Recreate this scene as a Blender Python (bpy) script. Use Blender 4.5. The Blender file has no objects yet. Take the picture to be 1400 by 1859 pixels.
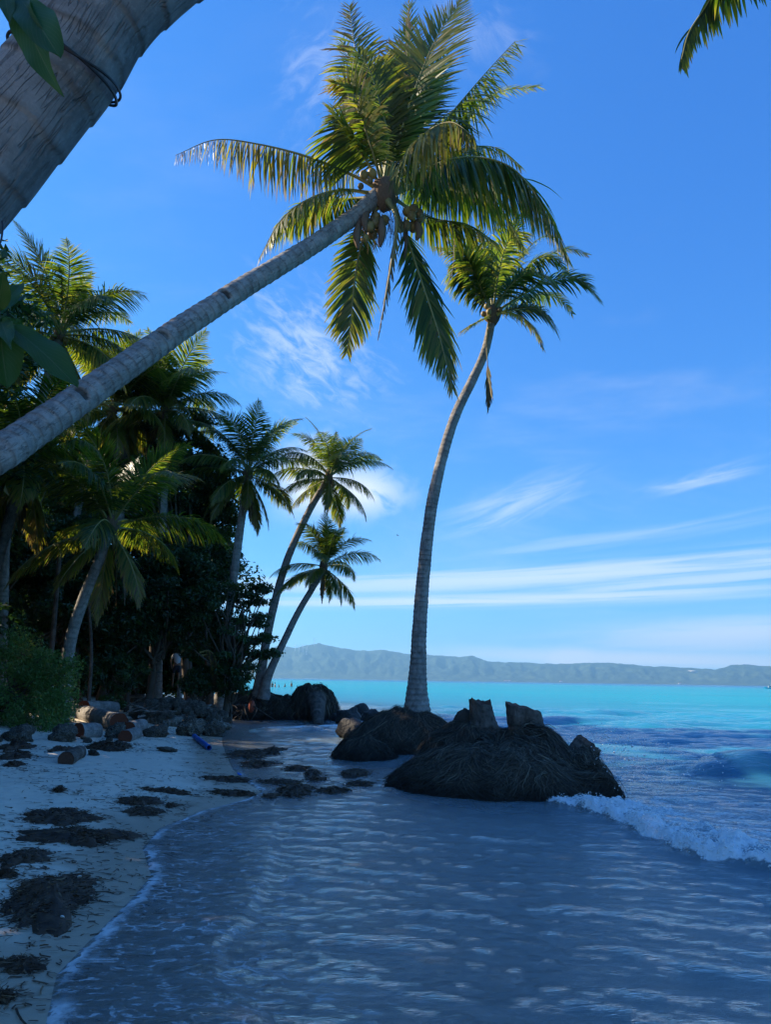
import bpy, math, random
import numpy as np
from mathutils import Vector, Matrix

sc = bpy.context.scene
COL = sc.collection
rng = np.random.default_rng(7)
random.seed(7)
R = math.radians

# ------------------------------------------------------------------ camera
CAM_H, PITCH, ROLL, FPX = 1.6, R(13.3), R(0.87), 1289.0
_r0 = Vector((1, 0, 0)); CF = Vector((0, math.cos(PITCH), math.sin(PITCH)))
_u0 = Vector((0, -math.sin(PITCH), math.cos(PITCH)))
CR = _r0 * math.cos(ROLL) + _u0 * math.sin(ROLL)
CU = _u0 * math.cos(ROLL) - _r0 * math.sin(ROLL)
cam_data = bpy.data.cameras.new('camera')
cam = bpy.data.objects.new('camera', cam_data); COL.objects.link(cam)
m = Matrix((CR, CU, -CF)).transposed().to_4x4(); m.translation = Vector((0, 0, CAM_H))
cam.matrix_world = m
cam_data.sensor_fit = 'VERTICAL'; cam_data.sensor_height = 36.0
cam_data.lens = 36.0 * FPX / 1859.0
cam_data.clip_start = 0.05; cam_data.clip_end = 60000
sc.camera = cam

# ------------------------------------------------------------------ light
SUN_AZ, SUN_EL = R(-73), R(34)          # azimuth clockwise from +Y
TO_SUN = Vector((math.sin(SUN_AZ) * math.cos(SUN_EL), math.cos(SUN_AZ) * math.cos(SUN_EL), math.sin(SUN_EL)))
sun_data = bpy.data.lights.new('sun', 'SUN'); sun_data.energy = 5.0; sun_data.angle = R(0.5)
sun_data.color = (1.0, 0.86, 0.66)
sun = bpy.data.objects.new('sun', sun_data); COL.objects.link(sun)
sun.rotation_euler = TO_SUN.to_track_quat('Z', 'Y').to_euler()
sun.location = (-30, 20, 30)
sc.view_settings.view_transform = 'Standard'; sc.view_settings.look = 'None'
sc.view_settings.exposure = 1.1; sc.view_settings.gamma = 1.0
sc.view_settings.use_curve_mapping = False
sc.cycles.max_bounces = 8; sc.cycles.transparent_max_bounces = 24
sc.cycles.volume_bounces = 0; sc.cycles.diffuse_bounces = 3; sc.cycles.transmission_bounces = 4
sc.cycles.caustics_reflective = False; sc.cycles.caustics_refractive = False
sc.cycles.use_denoising = True


def pxdir(px, py):
    return CF + CR * ((px - 700.0) / FPX) + CU * ((929.5 - py) / FPX)


def W(px, py, Y):
    """world point seen at a photo pixel, standing at distance Y in front"""
    d = pxdir(px, py)
    return Vector((0, 0, CAM_H)) + d * (Y / d.y)


def G(px, py, z=0.0):
    d = pxdir(px, py)
    return Vector((0, 0, CAM_H)) + d * ((z - CAM_H) / d.z)


# ------------------------------------------------------------------ node helper
class NT:
    def __init__(s, nt):
        s.t = nt; s.t.nodes.clear()

    def n(s, typ, ins=None, **props):
        nd = s.t.nodes.new(typ)
        for k, v in props.items():
            setattr(nd, k, v)
        for k, v in (ins or {}).items():
            sock = nd.inputs[k]
            if isinstance(v, bpy.types.NodeSocket):
                s.t.links.new(v, sock)
            else:
                if sock.type == 'RGBA' and hasattr(v, '__len__') and len(v) == 3:
                    v = (*v, 1)
                sock.default_value = v
        return nd

    def math(s, op, a, b=0.0, c=0.0, clamp=False):
        nd = s.n('ShaderNodeMath', {0: a, 1: b, 2: c}, operation=op); nd.use_clamp = clamp
        return nd.outputs[0]

    def ss(s, x, lo, hi):
        nd = s.n('ShaderNodeMapRange', {'Value': x, 'From Min': lo, 'From Max': hi}, interpolation_type='SMOOTHSTEP')
        return nd.outputs[0]

    def mix(s, f, a, b):
        nd = s.n('ShaderNodeMix', data_type='RGBA')
        for i, v in ((0, f), (6, a), (7, b)):
            if isinstance(v, bpy.types.NodeSocket): s.t.links.new(v, nd.inputs[i])
            else: nd.inputs[i].default_value = v if not hasattr(v, '__len__') or len(v) == 4 else (*v, 1)
        return nd.outputs[2]

    def ramp(s, x, stops):
        nd = s.n('ShaderNodeValToRGB', {0: x}); e = nd.color_ramp.elements
        while len(e) < len(stops): e.new(0.5)
        for k, (p, c) in zip(e, stops): k.position = p; k.color = (*c, 1)
        return nd.outputs[0]

    def noise(s, vec, scale, detail=4, rough=0.55, dist=0.0):
        return s.n('ShaderNodeTexNoise', {'Vector': vec, 'Scale': scale, 'Detail': detail, 'Roughness': rough, 'Distortion': dist}).outputs[0]

    def mapv(s, vec, scale=(1, 1, 1), loc=(0, 0, 0), rot=(0, 0, 0)):
        return s.n('ShaderNodeMapping', {'Vector': vec, 'Scale': scale, 'Location': loc, 'Rotation': rot}).outputs[0]

    def attr(s, name):
        return s.n('ShaderNodeAttribute', attribute_name=name).outputs['Fac']

    def bump(s, h, strength=0.5, dist=0.02, normal=None):
        ins = {'Height': h, 'Strength': strength, 'Distance': dist}
        if normal is not None: ins['Normal'] = normal
        return s.n('ShaderNodeBump', ins).outputs[0]

    def pos(s):
        return s.n('ShaderNodeNewGeometry').outputs['Position']

    def obj(s):
        return s.n('ShaderNodeTexCoord').outputs['Object']

    def uv(s):
        return s.n('ShaderNodeTexCoord').outputs['UV']

    def rand(s):
        return s.n('ShaderNodeObjectInfo').outputs['Random']

    def out(s, surf=None, vol=None, world=False):
        o = s.n('ShaderNodeOutputWorld' if world else 'ShaderNodeOutputMaterial')
        if surf is not None: s.t.links.new(surf, o.inputs['Surface'])
        if vol is not None: s.t.links.new(vol, o.inputs['Volume'])

    def pbr(s, color, rough=0.8, normal=None, spec=0.3, **kw):
        ins = {'Base Color': color, 'Roughness': rough, 'Specular IOR Level': spec}
        if normal is not None: ins['Normal'] = normal
        ins.update(kw)
        return s.n('ShaderNodeBsdfPrincipled', ins).outputs[0]


def material(name):
    mt = bpy.data.materials.new(name); mt.use_nodes = True
    return mt, NT(mt.node_tree)


# ------------------------------------------------------------------ sky
world = bpy.data.worlds.new('World'); sc.world = world; world.use_nodes = True
w = NT(world.node_tree)
sky = w.n('ShaderNodeTexSky', sky_type='NISHITA', sun_disc=False, sun_elevation=SUN_EL, sun_rotation=SUN_AZ,
          altitude=0.0, air_density=1.0, dust_density=0.0, ozone_density=6.0)
gen = w.n('ShaderNodeTexCoord').outputs['Generated']
sep = w.n('ShaderNodeSeparateXYZ', {0: w.n('ShaderNodeVectorMath', {0: gen}, operation='NORMALIZE').outputs[0]})
phi = w.math('ARCTAN2', sep.outputs[0], sep.outputs[1])
the = w.math('ARCSINE', sep.outputs[2])


def cloud_patch(px, py, wx, wy, tilt, kx, ky, lo, hi, amount, detail=6, rough=0.6, dist=0.6, off=0.0):
    """a patch of cloud at one place on the sky dome: gaussian in azimuth/elevation times stretched noise"""
    d = pxdir(px, py).normalized()
    p0, t0 = math.atan2(d.x, d.y), math.asin(d.z)
    a_ = w.math('SUBTRACT', phi, p0); b_ = w.math('SUBTRACT', the, t0)
    c, s_ = math.cos(tilt), math.sin(tilt)
    u = w.math('ADD', w.math('MULTIPLY', a_, c), w.math('MULTIPLY', b_, s_))
    v = w.math('SUBTRACT', w.math('MULTIPLY', b_, c), w.math('MULTIPLY', a_, s_))
    g = w.math('ADD', w.math('POWER', w.math('ABSOLUTE', w.math('DIVIDE', u, wx / FPX)), 2.0),
               w.math('POWER', w.math('ABSOLUTE', w.math('DIVIDE', v, wy / FPX)), 2.0))
    g = w.math('POWER', 2.718, w.math('MULTIPLY', g, -1.0))
    vec = w.n('ShaderNodeCombineXYZ', {0: w.math('MULTIPLY', u, kx), 1: w.math('MULTIPLY', v, ky), 2: off}).outputs[0]
    nz = w.noise(vec, 1.0, detail, rough, dist)
    return w.math('MULTIPLY', w.ss(w.math('MULTIPLY', nz, w.math('ADD', 0.45, w.math('MULTIPLY', g, 0.55))), lo, hi),
                  w.math('MULTIPLY', g, amount))


patches = [
    cloud_patch(600, 170, 150, 170, 0.5, 16, 34, 0.34, 0.72, 0.30, off=1),
    cloud_patch(880, 60, 190, 70, -0.3, 12, 26, 0.34, 0.75, 0.24, off=2),
    cloud_patch(560, 640, 190, 130, -0.45, 26, 60, 0.30, 0.66, 0.46, off=3),
    cloud_patch(930, 920, 190, 46, 0.32, 8, 60, 0.24, 0.66, 0.46, off=4),
    cloud_patch(1275, 868, 110, 18, 0.16, 8, 60, 0.22, 0.6, 0.50, off=5),
    cloud_patch(1000, 1045, 800, 26, 0.045, 2.6, 90, 0.20, 0.52, 0.75, off=6),
    cloud_patch(900, 1090, 700, 13, 0.020, 2.2, 110, 0.18, 0.48, 0.85, off=7.5),
    cloud_patch(1180, 1062, 480, 15, 0.06, 3, 100, 0.24, 0.56, 0.62, off=8.7),
    cloud_patch(1050, 985, 500, 24, 0.10, 3, 70, 0.28, 0.66, 0.30, off=16.7),
    cloud_patch(1150, 1145, 160, 9, 0.05, 8, 110, 0.24, 0.55, 0.6, off=9),
    cloud_patch(1330, 1155, 240, 30, 0.03, 7, 60, 0.15, 0.42, 1.0, off=10),
    cloud_patch(1180, 1197, 380, 16, -0.02, 5, 60, 0.14, 0.40, 1.0, off=11),
    cloud_patch(1040, 1194, 70, 17, 0.0, 20, 34, 0.08, 0.22, 1.25, off=12),
    cloud_patch(570, 868, 62, 60, 0.2, 22, 22, 0.17, 0.33, 1.3, dist=0.3, off=13.4),
    cloud_patch(645, 893, 85, 42, 0.0, 18, 20, 0.19, 0.38, 1.0, off=14.2),
    cloud_patch(600, 905, 95, 34, 0.0, 18, 22, 0.24, 0.42, 0.7, off=15.2),
]
tot = patches[0]
for p_ in patches[1:]:
    tot = w.math('MAXIMUM', tot, p_)
# thin high cloud added over the whole dome to lift the ambient light
zz_ = w.math('ADD', w.math('MAXIMUM', sep.outputs[2], 0.0), 0.28)
cv = w.n('ShaderNodeCombineXYZ', {0: w.math('ADD', w.math('DIVIDE', sep.outputs[0], zz_), 3.1), 1: w.math('DIVIDE', sep.outputs[1], zz_), 2: 10.2}).outputs[0]
veil = w.noise(w.mapv(cv, (1.0, 1.7, 1), rot=(0, 0, 0.5)), 0.75, 7, 0.6, 0.5)
tot = w.math('MAXIMUM', tot, w.math('MULTIPLY', w.ss(veil, 0.50, 0.78), 0.30))
tot = w.math('MINIMUM', tot, 0.97)
# camera-like colour response of the deep tropical sky: the same curve per channel over the whole dome
sc_ = w.n('ShaderNodeSeparateColor', {0: sky.outputs[0]})
chan = [w.math('MULTIPLY', w.math('POWER', w.math('MULTIPLY', sc_.outputs[k], 0.1), gm), gn * 10) for k, (gm, gn) in enumerate(((1.12, 0.455), (0.83, 0.61), (0.56, 0.775)))]
hsv = w.n('ShaderNodeCombineColor', {0: chan[0], 1: chan[1], 2: chan[2]}).outputs[0]
skycol = w.mix(tot, hsv, (4.6, 5.0, 5.6, 1))
bg = w.n('ShaderNodeBackground', {'Color': skycol, 'Strength': 0.1}).outputs[0]
w.out(bg, world=True)
try:
    world.cycles.sampling_method = 'MANUAL'; world.cycles.sample_map_resolution = 1024
except Exception:
    pass


# ------------------------------------------------------------------ numeric helpers
def vnoise(p, seed=0):
    """smooth value noise in -1..1 at points p (n,3)"""
    p = np.asarray(p, float); i = np.floor(p).astype(np.int64); f = p - i
    f = f * f * (3 - 2 * f)
    res = np.zeros(len(p))
    for dx in (0, 1):
        for dy in (0, 1):
            for dz in (0, 1):
                h = (i[:, 0] + dx) * 374761393 + (i[:, 1] + dy) * 668265263 + (i[:, 2] + dz) * 2147483647 + seed * 974711
                h = (h ^ (h >> 13)) * 1274126177; h = (h ^ (h >> 16)) & 0xFFFF
                wgt = (f[:, 0] if dx else 1 - f[:, 0]) * (f[:, 1] if dy else 1 - f[:, 1]) * (f[:, 2] if dz else 1 - f[:, 2])
                res += wgt * (h / 32767.5 - 1)
    return res


def fbm(p, octaves=4, seed=0, gain=0.5):
    p = np.asarray(p, float); a = 1.0; r = np.zeros(len(p))
    for o in range(octaves):
        r += a * vnoise(p * (2.03 ** o) + 17.3 * o, seed + o); a *= gain
    return r


def sstep(x, lo, hi):
    t = np.clip((x - lo) / (hi - lo), 0, 1); return t * t * (3 - 2 * t)


def polydist(P, L):
    """distance from points P (n,2) to the polyline L (m,2), and which side (+ = left of the line's direction)"""
    best = np.full(len(P), 1e18); side = np.zeros(len(P)); par = np.zeros(len(P)); acc = 0.0
    for a, b in zip(L[:-1], L[1:]):
        d = b - a; ln = np.hypot(*d) + 1e-12
        t = np.clip(((P - a) @ d) / ln ** 2, 0, 1)
        q = P - (a + t[:, None] * d); dd = (q ** 2).sum(1)
        mk = dd < best
        best[mk] = dd[mk]; side[mk] = (d[0] * q[mk, 1] - d[1] * q[mk, 0]); par[mk] = acc + t[mk] * ln
        acc += ln
    return np.sqrt(best), np.sign(side), par


def inside(P, poly):
    r = np.zeros(len(P), bool); n = len(poly)
    for i in range(n):
        a, b = poly[i], poly[(i + 1) % n]
        c = (a[1] > P[:, 1]) != (b[1] > P[:, 1])
        with np.errstate(divide='ignore', invalid='ignore'):
            x = (b[0] - a[0]) * (P[:, 1] - a[1]) / (b[1] - a[1] + 1e-15) + a[0]
        r ^= c & (P[:, 0] < x)
    return r


# ------------------------------------------------------------------ mesh + object helpers
def mk(name, V, F, mats, mi=None, attrs=None, smooth=True, uv=None):
    """mesh from vertex array V, list of face arrays F (each (m,3) or (m,4))"""
    V = np.asarray(V, np.float32)
    if isinstance(F, np.ndarray): F = [F]
    F = [np.asarray(f, np.int32) for f in F if len(f)]
    me = bpy.data.meshes.new(name)
    lens = np.concatenate([np.full(len(f), f.shape[1], np.int32) for f in F])
    loops = np.concatenate([f.ravel() for f in F])
    me.vertices.add(len(V)); me.vertices.foreach_set('co', V.ravel())
    me.loops.add(len(loops)); me.loops.foreach_set('vertex_index', loops)
    me.polygons.add(len(lens)); me.polygons.foreach_set('loop_start', np.concatenate([[0], np.cumsum(lens)[:-1]]).astype(np.int32))
    if not isinstance(mats, (list, tuple)): mats = [mats]
    for mt in mats: me.materials.append(mt)
    if mi is not None:
        me.polygons.foreach_set('material_index', np.asarray(mi, np.int32))
    if smooth is True or smooth is False:
        me.polygons.foreach_set('use_smooth', np.full(len(lens), smooth))
    for k, a in (attrs or {}).items():
        at = me.attributes.new(k, 'FLOAT', 'POINT'); at.data.foreach_set('value', np.asarray(a, np.float32))
    if uv is not None:
        l = me.uv_layers.new(name='UVMap'); l.data.foreach_set('uv', np.asarray(uv, np.float32)[loops].ravel())
    me.update(calc_edges=True)
    return me


def tag(o, label=None, cat=None, group=None, kind=None):
    if label: o['label'] = label
    if cat: o['category'] = cat
    if group: o['group'] = group
    if kind: o['kind'] = kind
    return o


def obj(name, me, parent=None, loc=None):
    o = bpy.data.objects.new(name, me); COL.objects.link(o)
    if parent is not None: o.parent = parent
    if loc is not None: o.location = loc
    return o


def thing(name, label, cat, loc, group=None):
    o = bpy.data.objects.new(name, None); COL.objects.link(o); o.location = loc; o.empty_display_size = 0.2
    return tag(o, label, cat, group)


class Geo:
    """collects pieces (V, quads, tris) into one mesh"""
    def __init__(s):
        s.V = []; s.Q = []; s.T = []; s.A = {}; s.UV = []; s.mq = []; s.mt = []; s.n = 0

    def add(s, V, Q=None, T=None, mat=0, uv=None, **attrs):
        V = np.asarray(V, float).reshape(-1, 3)
        if Q is not None and len(Q): s.Q.append(np.asarray(Q) + s.n); s.mq.append(np.full(len(Q), mat))
        if T is not None and len(T): s.T.append(np.asarray(T) + s.n); s.mt.append(np.full(len(T), mat))
        s.V.append(V); s.UV.append(np.zeros((len(V), 2)) if uv is None else np.asarray(uv))
        for k in set(s.A) | set(attrs):
            a = attrs.get(k, 0.0); a = np.full(len(V), a) if np.isscalar(a) else np.asarray(a)
            s.A.setdefault(k, [np.zeros(s.n)] if s.n else []).append(a)
        s.n += len(V); return s

    def mesh(s, name, mats, smooth=True, org=None):
        V = np.concatenate(s.V)
        if org is not None: V = V - np.array(org)
        F = []; mi = []
        if s.Q: F.append(np.concatenate(s.Q)); mi.append(np.concatenate(s.mq))
        if s.T: F.append(np.concatenate(s.T)); mi.append(np.concatenate(s.mt))
        return mk(name, V, F, mats, np.concatenate(mi), {k: np.concatenate(a) for k, a in s.A.items()}, smooth, np.concatenate(s.UV))


def spline(pts, n):
    """Catmull-Rom through pts, n points evenly spaced by arc length"""
    P = np.array([list(p) for p in pts], float)
    P = np.vstack([2 * P[0] - P[1], P, 2 * P[-1] - P[-2]])
    out = []
    for i in range(1, len(P) - 2):
        p0, p1, p2, p3 = P[i - 1:i + 3]; t = np.linspace(0, 1, 24, endpoint=False)[:, None]
        out.append(0.5 * (2 * p1 + (p2 - p0) * t + (2 * p0 - 5 * p1 + 4 * p2 - p3) * t ** 2 + (3 * p1 - p0 - 3 * p2 + p3) * t ** 3))
    out = np.vstack(out + [P[-2][None]])
    s = np.concatenate([[0], np.cumsum(np.linalg.norm(np.diff(out, axis=0), axis=1))])
    q = np.linspace(0, s[-1], n)
    return np.stack([np.interp(q, s, out[:, k]) for k in range(3)], 1), s[-1]


def norm(v):
    return v / (np.linalg.norm(v, axis=-1, keepdims=True) + 1e-12)


def frames(P):
    """parallel-transported frame along a polyline"""
    T = norm(np.gradient(P, axis=0)); ref = np.array([0, 0, 1.0]) if abs(T[0, 2]) < 0.9 else np.array([1.0, 0, 0])
    A = np.zeros_like(P); a = norm(np.cross(ref, T[0]))
    for i in range(len(P)):
        a = norm(a - T[i] * (a @ T[i])); A[i] = a
    return T, A, np.cross(T, A)


def tube(P, rad, seg=10, disp=None, cap=True):
    """returns V, quads, tris, uv of a tube along P; rad (n,) ; disp (n,seg) multiplies"""
    P = np.asarray(P, float); n = len(P); rad = np.broadcast_to(np.asarray(rad, float), (n,))
    T, A, B = frames(P); th = np.linspace(0, 2 * np.pi, seg, endpoint=False)
    rr = rad[:, None] * (np.ones((n, seg)) if disp is None else disp)
    V = P[:, None] + rr[..., None] * (np.cos(th)[None, :, None] * A[:, None] + np.sin(th)[None, :, None] * B[:, None])
    i = np.arange(n - 1)[:, None] * seg; j = np.arange(seg)[None]; j2 = (j + 1) % seg
    Q = np.stack([i + j, i + j2, i + seg + j2, i + seg + j], -1).reshape(-1, 4)
    s = np.concatenate([[0], np.cumsum(np.linalg.norm(np.diff(P, axis=0), axis=1))])
    uv = np.stack([np.broadcast_to(th / (2 * np.pi), (n, seg)), np.broadcast_to(s[:, None], (n, seg))], -1).reshape(-1, 2)
    V = V.reshape(-1, 3); Tq = None
    if cap:
        V = np.vstack([V, P[0], P[-1]]); c0, c1 = n * seg, n * seg + 1
        jj = np.arange(seg); k2 = (jj + 1) % seg
        Tq = np.vstack([np.stack([np.full(seg, c0), k2, jj], 1), np.stack([np.full(seg, c1), (n - 1) * seg + jj, (n - 1) * seg + k2], 1)])
        uv = np.vstack([uv, [[0, 0], [0, s[-1]]]])
    return V, Q, Tq, uv


def icosphere(sub):
    import bmesh
    bm = bmesh.new(); bmesh.ops.create_icosphere(bm, subdivisions=sub, radius=1)
    V = np.array([v.co[:] for v in bm.verts]); F = np.array([[v.index for v in f.verts] for f in bm.faces]); bm.free()
    return V, F


ICO1, ICO2, ICO3, ICO4 = icosphere(1), icosphere(2), icosphere(3), icosphere(4)


def ribbons(P, Wd, wid):
    """P (k,s,3) centre lines, Wd (k,s,3) width directions, wid (k,s): flat strips, returns V,Q"""
    k, s = P.shape[:2]
    V = np.stack([P - Wd * wid[..., None] * 0.5, P + Wd * wid[..., None] * 0.5], 2).reshape(-1, 3)
    b = (np.arange(k)[:, None] * s + np.arange(s - 1)[None]) * 2
    Q = np.stack([b, b + 1, b + 3, b + 2], -1).reshape(-1, 4)
    return V, Q
# ------------------------------------------------------------------ ground and water shapes
_sp = [(90, 1859), (108, 1770), (175, 1700), (240, 1635), (278, 1590), (262, 1540), (290, 1505), (370, 1472), (440, 1454),
       (478, 1438), (448, 1420), (424, 1396), (412, 1370), (405, 1350), (402, 1336), (408, 1314), (440, 1302)]
SHORE = np.array([(0.6, -400), (-0.2, -40), (-0.9, -4), (-1.35, 1.8)] + [tuple(G(*q)[:2]) for q in _sp] +
                 [(-5.4, 33.5), (-5.6, 37), (-9, 46), (-20, 60), (-60, 110), (-300, 300), (-2000, 1500), (-30000, 14000)])
LAND = np.vstack([SHORE, [(-40000, -40000), (0.6, -40000)]])


def shore_dist(P):
    """signed distance to the water's edge, + on land"""
    d, _, _ = polydist(P, SHORE)
    return np.where(inside(P, LAND), d, -d)


def ground_z(P, sd=None):
    P = np.asarray(P, float).reshape(-1, 2)
    if sd is None: sd = shore_dist(P)
    l = np.maximum(sd, 0); s = np.maximum(-sd, 0)
    zl = 0.085 * np.minimum(l, 5) + 0.07 * np.clip(l - 5, 0, 9)
    zs = -0.07 * np.minimum(s, 12) - 0.03 * np.clip(s - 12, 0, 60) - 0.004 * np.clip(s - 72, 0, 2500)
    q = np.c_[P, np.zeros(len(P))]
    bumps = 0.035 * fbm(q * 0.55, 3, 3) * sstep(l, 0.3, 3.0) + 0.012 * fbm(q * 2.6, 3, 5) * sstep(l, 0.2, 1.5)
    return zl + zs + bumps


def gz(x, y):
    return float(ground_z(np.array([[x, y]]))[0])


def GT(px, py):
    """where the ray through a photo pixel meets the ground or the water"""
    d = pxdir(px, py); y = np.geomspace(2.2, 90, 1500)
    X = d.x / d.y * y; Z = CAM_H + d.z / d.y * y
    g = np.maximum(ground_z(np.c_[X, y]), 0.0)
    k = np.argmax(Z <= g) if (Z <= g).any() else len(y) - 1
    return Vector((X[k], y[k], float(g[k])))


def polar_grid(r, th):
    nr, nt = len(r), len(th)
    X = r[:, None] * np.sin(th)[None]; Y = r[:, None] * np.cos(th)[None]
    P = np.stack([X, Y], -1).reshape(-1, 2)
    i = np.arange(nr - 1)[:, None] * nt; j = np.arange(nt)[None]; j2 = (j + 1) % nt
    Q = np.stack([i + j, i + j2, i + nt + j2, i + nt + j], -1).reshape(-1, 4)
    return P, Q


def angles(nf, nb, half=46):
    a = np.linspace(R(-half), R(half), nf, endpoint=False)
    b = np.linspace(R(half), R(360 - half), nb, endpoint=False)
    return np.concatenate([a, b])


# --- sand
mt_sand, t = material('sand')
P_ = t.pos(); shv = t.attr('shore')
n1 = t.noise(P_, 3.0, 5); n2 = t.noise(t.mapv(P_, (9, 26, 9)), 1.0, 4, 0.6); n3 = t.noise(P_, 160, 2, 0.7)
wet = t.ss(t.math('ADD', shv, t.math('MULTIPLY', t.math('SUBTRACT', n1, 0.5), 0.9)), 1.15, 0.35)
dry = t.mix(n1, (0.66, 0.57, 0.44), (0.78, 0.69, 0.55))
dry = t.mix(t.math('MULTIPLY', t.ss(n2, 0.60, 0.72), 0.45), dry, (0.20, 0.17, 0.12))
dry = t.mix(t.math('MULTIPLY', t.ss(n3, 0.62, 0.75), 0.35), dry, (0.75, 0.71, 0.62))
wetc = t.mix(n1, (0.34, 0.27, 0.19), (0.46, 0.38, 0.28))
litter = t.mix(t.ss(t.noise(P_, 1.3, 6, 0.7), 0.44, 0.62), (0.09, 0.07, 0.045), (0.24, 0.20, 0.14))
colr = t.mix(t.ss(shv, 6.2, 9.5), t.mix(wet, dry, wetc), litter)
rough = t.math('SUBTRACT', 0.9, t.math('MULTIPLY', wet, 0.45))
pits = t.n('ShaderNodeTexVoronoi', {'Vector': t.mapv(P_, (5.5, 5.5, 5.5)), 'Scale': 1.0}, feature='SMOOTH_F1').outputs[0]
dryf = t.ss(shv, 0.5, 1.8)
nb = t.bump(t.math('MULTIPLY', pits, dryf), 0.55, 0.05, t.bump(t.math('ADD', n2, t.math('MULTIPLY', n3, 0.6)), 0.55, 0.012))
t.out(t.pbr(colr, rough, nb, spec=0.35))

th = angles(420, 70); r = np.concatenate([np.geomspace(0.35, 70, 430), np.geomspace(75, 9500, 40)])
P, Q = polar_grid(r, th); sd = shore_dist(P); Z = ground_z(P, sd)
me = mk('sand', np.c_[P, Z], Q, mt_sand, attrs={'shore': np.clip(sd, -50, 50)})
# close the small hole at the centre
sand = obj('sand', me); tag(sand, kind='structure')

# --- sea surface
BREAK = np.array([tuple(G(*q)[:2]) for q in [(965, 1450), (1010, 1466), (1060, 1474), (1110, 1488), (1160, 1515), (1220, 1543), (1300, 1566), (1400, 1582)]] +
                 [(4.3, 5.9), (5.6, 4.8), (7.5, 3.2)])
SWASH2 = np.array([tuple(G(*q)[:2]) for q in [(505, 1500), (500, 1560), (480, 1640), (392, 1722), (400, 1780), (450, 1830), (520, 1875)]] + [(-0.2, 2.9)])
HUMP = np.array([tuple(G(*q)[:2]) for q in [(1120, 1392), (1180, 1396), (1260, 1404), (1340, 1408), (1420, 1408)]] + [(9.5, 13.8), (13, 12.6), (20, 10)])
SUNFOAM = np.array([tuple(G(*q)[:2]) for q in [(478, 1326), (540, 1325), (612, 1323)]])


def sea_state(P, sd, spacing):
    x, y = P[:, 0], P[:, 1]; rr = np.hypot(x, y); s = -sd
    q = np.c_[P, np.zeros(len(P))]
    z = np.zeros(len(P)); g = np.random.default_rng(3)
    warp = 0.35 * vnoise(q * 0.45, 40)
    for k in range(64):
        lam = 0.16 * (1.075 ** k); ang = R(-105) + g.normal(0, 0.42)
        amp = 0.0068 * min(lam, 2.0 + 0.2 * lam) ** 0.95 * (1 + 0.5 * np.clip((rr - 9) / 10, 0, 1))
        kx, ky = math.cos(ang), math.sin(ang); ph = g.uniform(0, 6.28)
        fil = np.clip((lam / np.maximum(spacing, 1e-3) - 3) / 3, 0, 1)
        sh = np.clip(s / (0.5 + lam * 2.2), 0.0, 1.0) * (1 if lam < 0.9 else np.clip((rr - 7) / 12, 0.12, 1))
        w_ = 2 * np.pi * (kx * x + ky * y + warp * lam * 0.8) / lam + ph
        z += amp * fil * sh * (np.sin(w_) + 0.25 * np.cos(2 * w_)) * (0.55 + 0.45 * vnoise(q * (0.35 / lam), 60 + k))
    fine = fbm(q * np.array([2.2, 4.5, 1]), 3, 11); foam = np.zeros(len(P))
    # breaking wave beside the root mass
    d, side, par = polydist(P, BREAK); b = d * np.where(side > 0, 1, -1) + 0.09 * fbm(q * 2.0, 3, 21)
    ht = 0.125 * sstep(par, -0.2, 1.2) * (0.85 + 0.3 * vnoise(q * 1.1, 22))
    prof = sstep(b, -0.03, 0.16) * (1 - sstep(b, 0.30, 1.6) * 0.9)
    lump = fbm(q * 4.6, 5, 24, 0.62); fm = sstep(b, 0.0, 0.08) * (1 - sstep(b, 0.28 + 0.25 * lump.clip(-1, 1), 0.7 + 0.4 * lump.clip(-1, 1)))
    z += np.maximum(ht, 0.05) * prof + fm * 0.075 * lump * sstep(par, -0.1, 0.4) * (rr < 30)
    lace = sstep(fbm(q * np.array([2.6, 3.6, 1]), 4, 27), -0.15, 0.5)
    foam = np.maximum(foam, np.where(rr < 30, np.maximum(fm, lace * sstep(b, 0, 0.1) * (1 - sstep(b, 0.6, 1.8)) * 0.75), 0))
    lz = np.where(rr < 30, sstep(b, 0.15, 0.5) * (1 - sstep(b, 1.0, 3.6)) * sstep(par, -0.3, 0.8), 0)
    # swell about to break, further out
    d, side, par = polydist(P, HUMP); b = d * np.where(side > 0, 1, -1) + 0.12 * vnoise(q * 0.6, 31)
    hh = 0.42 * sstep(par, 0.2, 3.4) * (0.9 + 0.2 * vnoise(q * 0.5, 33))
    z += hh * sstep(b, -0.10, 0.50) * (1 - sstep(b, 0.55, 2.4)) * (rr < 60)
    # second sheet of the swash sliding up the sand
    d, side, par = polydist(P, SWASH2); b = d * np.where(side < 0, 1, -1) + 0.05 * fbm(q * 2.5, 3, 41)
    z += 0.022 * sstep(b, -0.05, 0.06) * (1 - sstep(b, 0.1, 0.8)) * (rr < 14)
    foam = np.maximum(foam, np.where(rr < 14, sstep(b, -0.05, 0.02) * (1 - sstep(b, 0.04, 0.42)) * 0.50 * sstep(fbm(q * 4.5, 3, 43), -0.5, 0.5), 0))
    # thin foam line in a gap of the shade
    d, side, par = polydist(P, SUNFOAM); b = d + 0.12 * fbm(q * 1.5, 3, 51)
    foam = np.maximum(foam, (1 - sstep(b, 0.05, 0.32)) * (rr < 40)); z += 0.10 * (1 - sstep(b, 0.1, 0.7)) * (rr < 40)
    # water's edge
    z += 0.012 * sstep(s, -0.03, 0.03) * (1 - sstep(s, 0.05, 0.5)) * (rr < 20)
    return z, foam, lz


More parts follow.
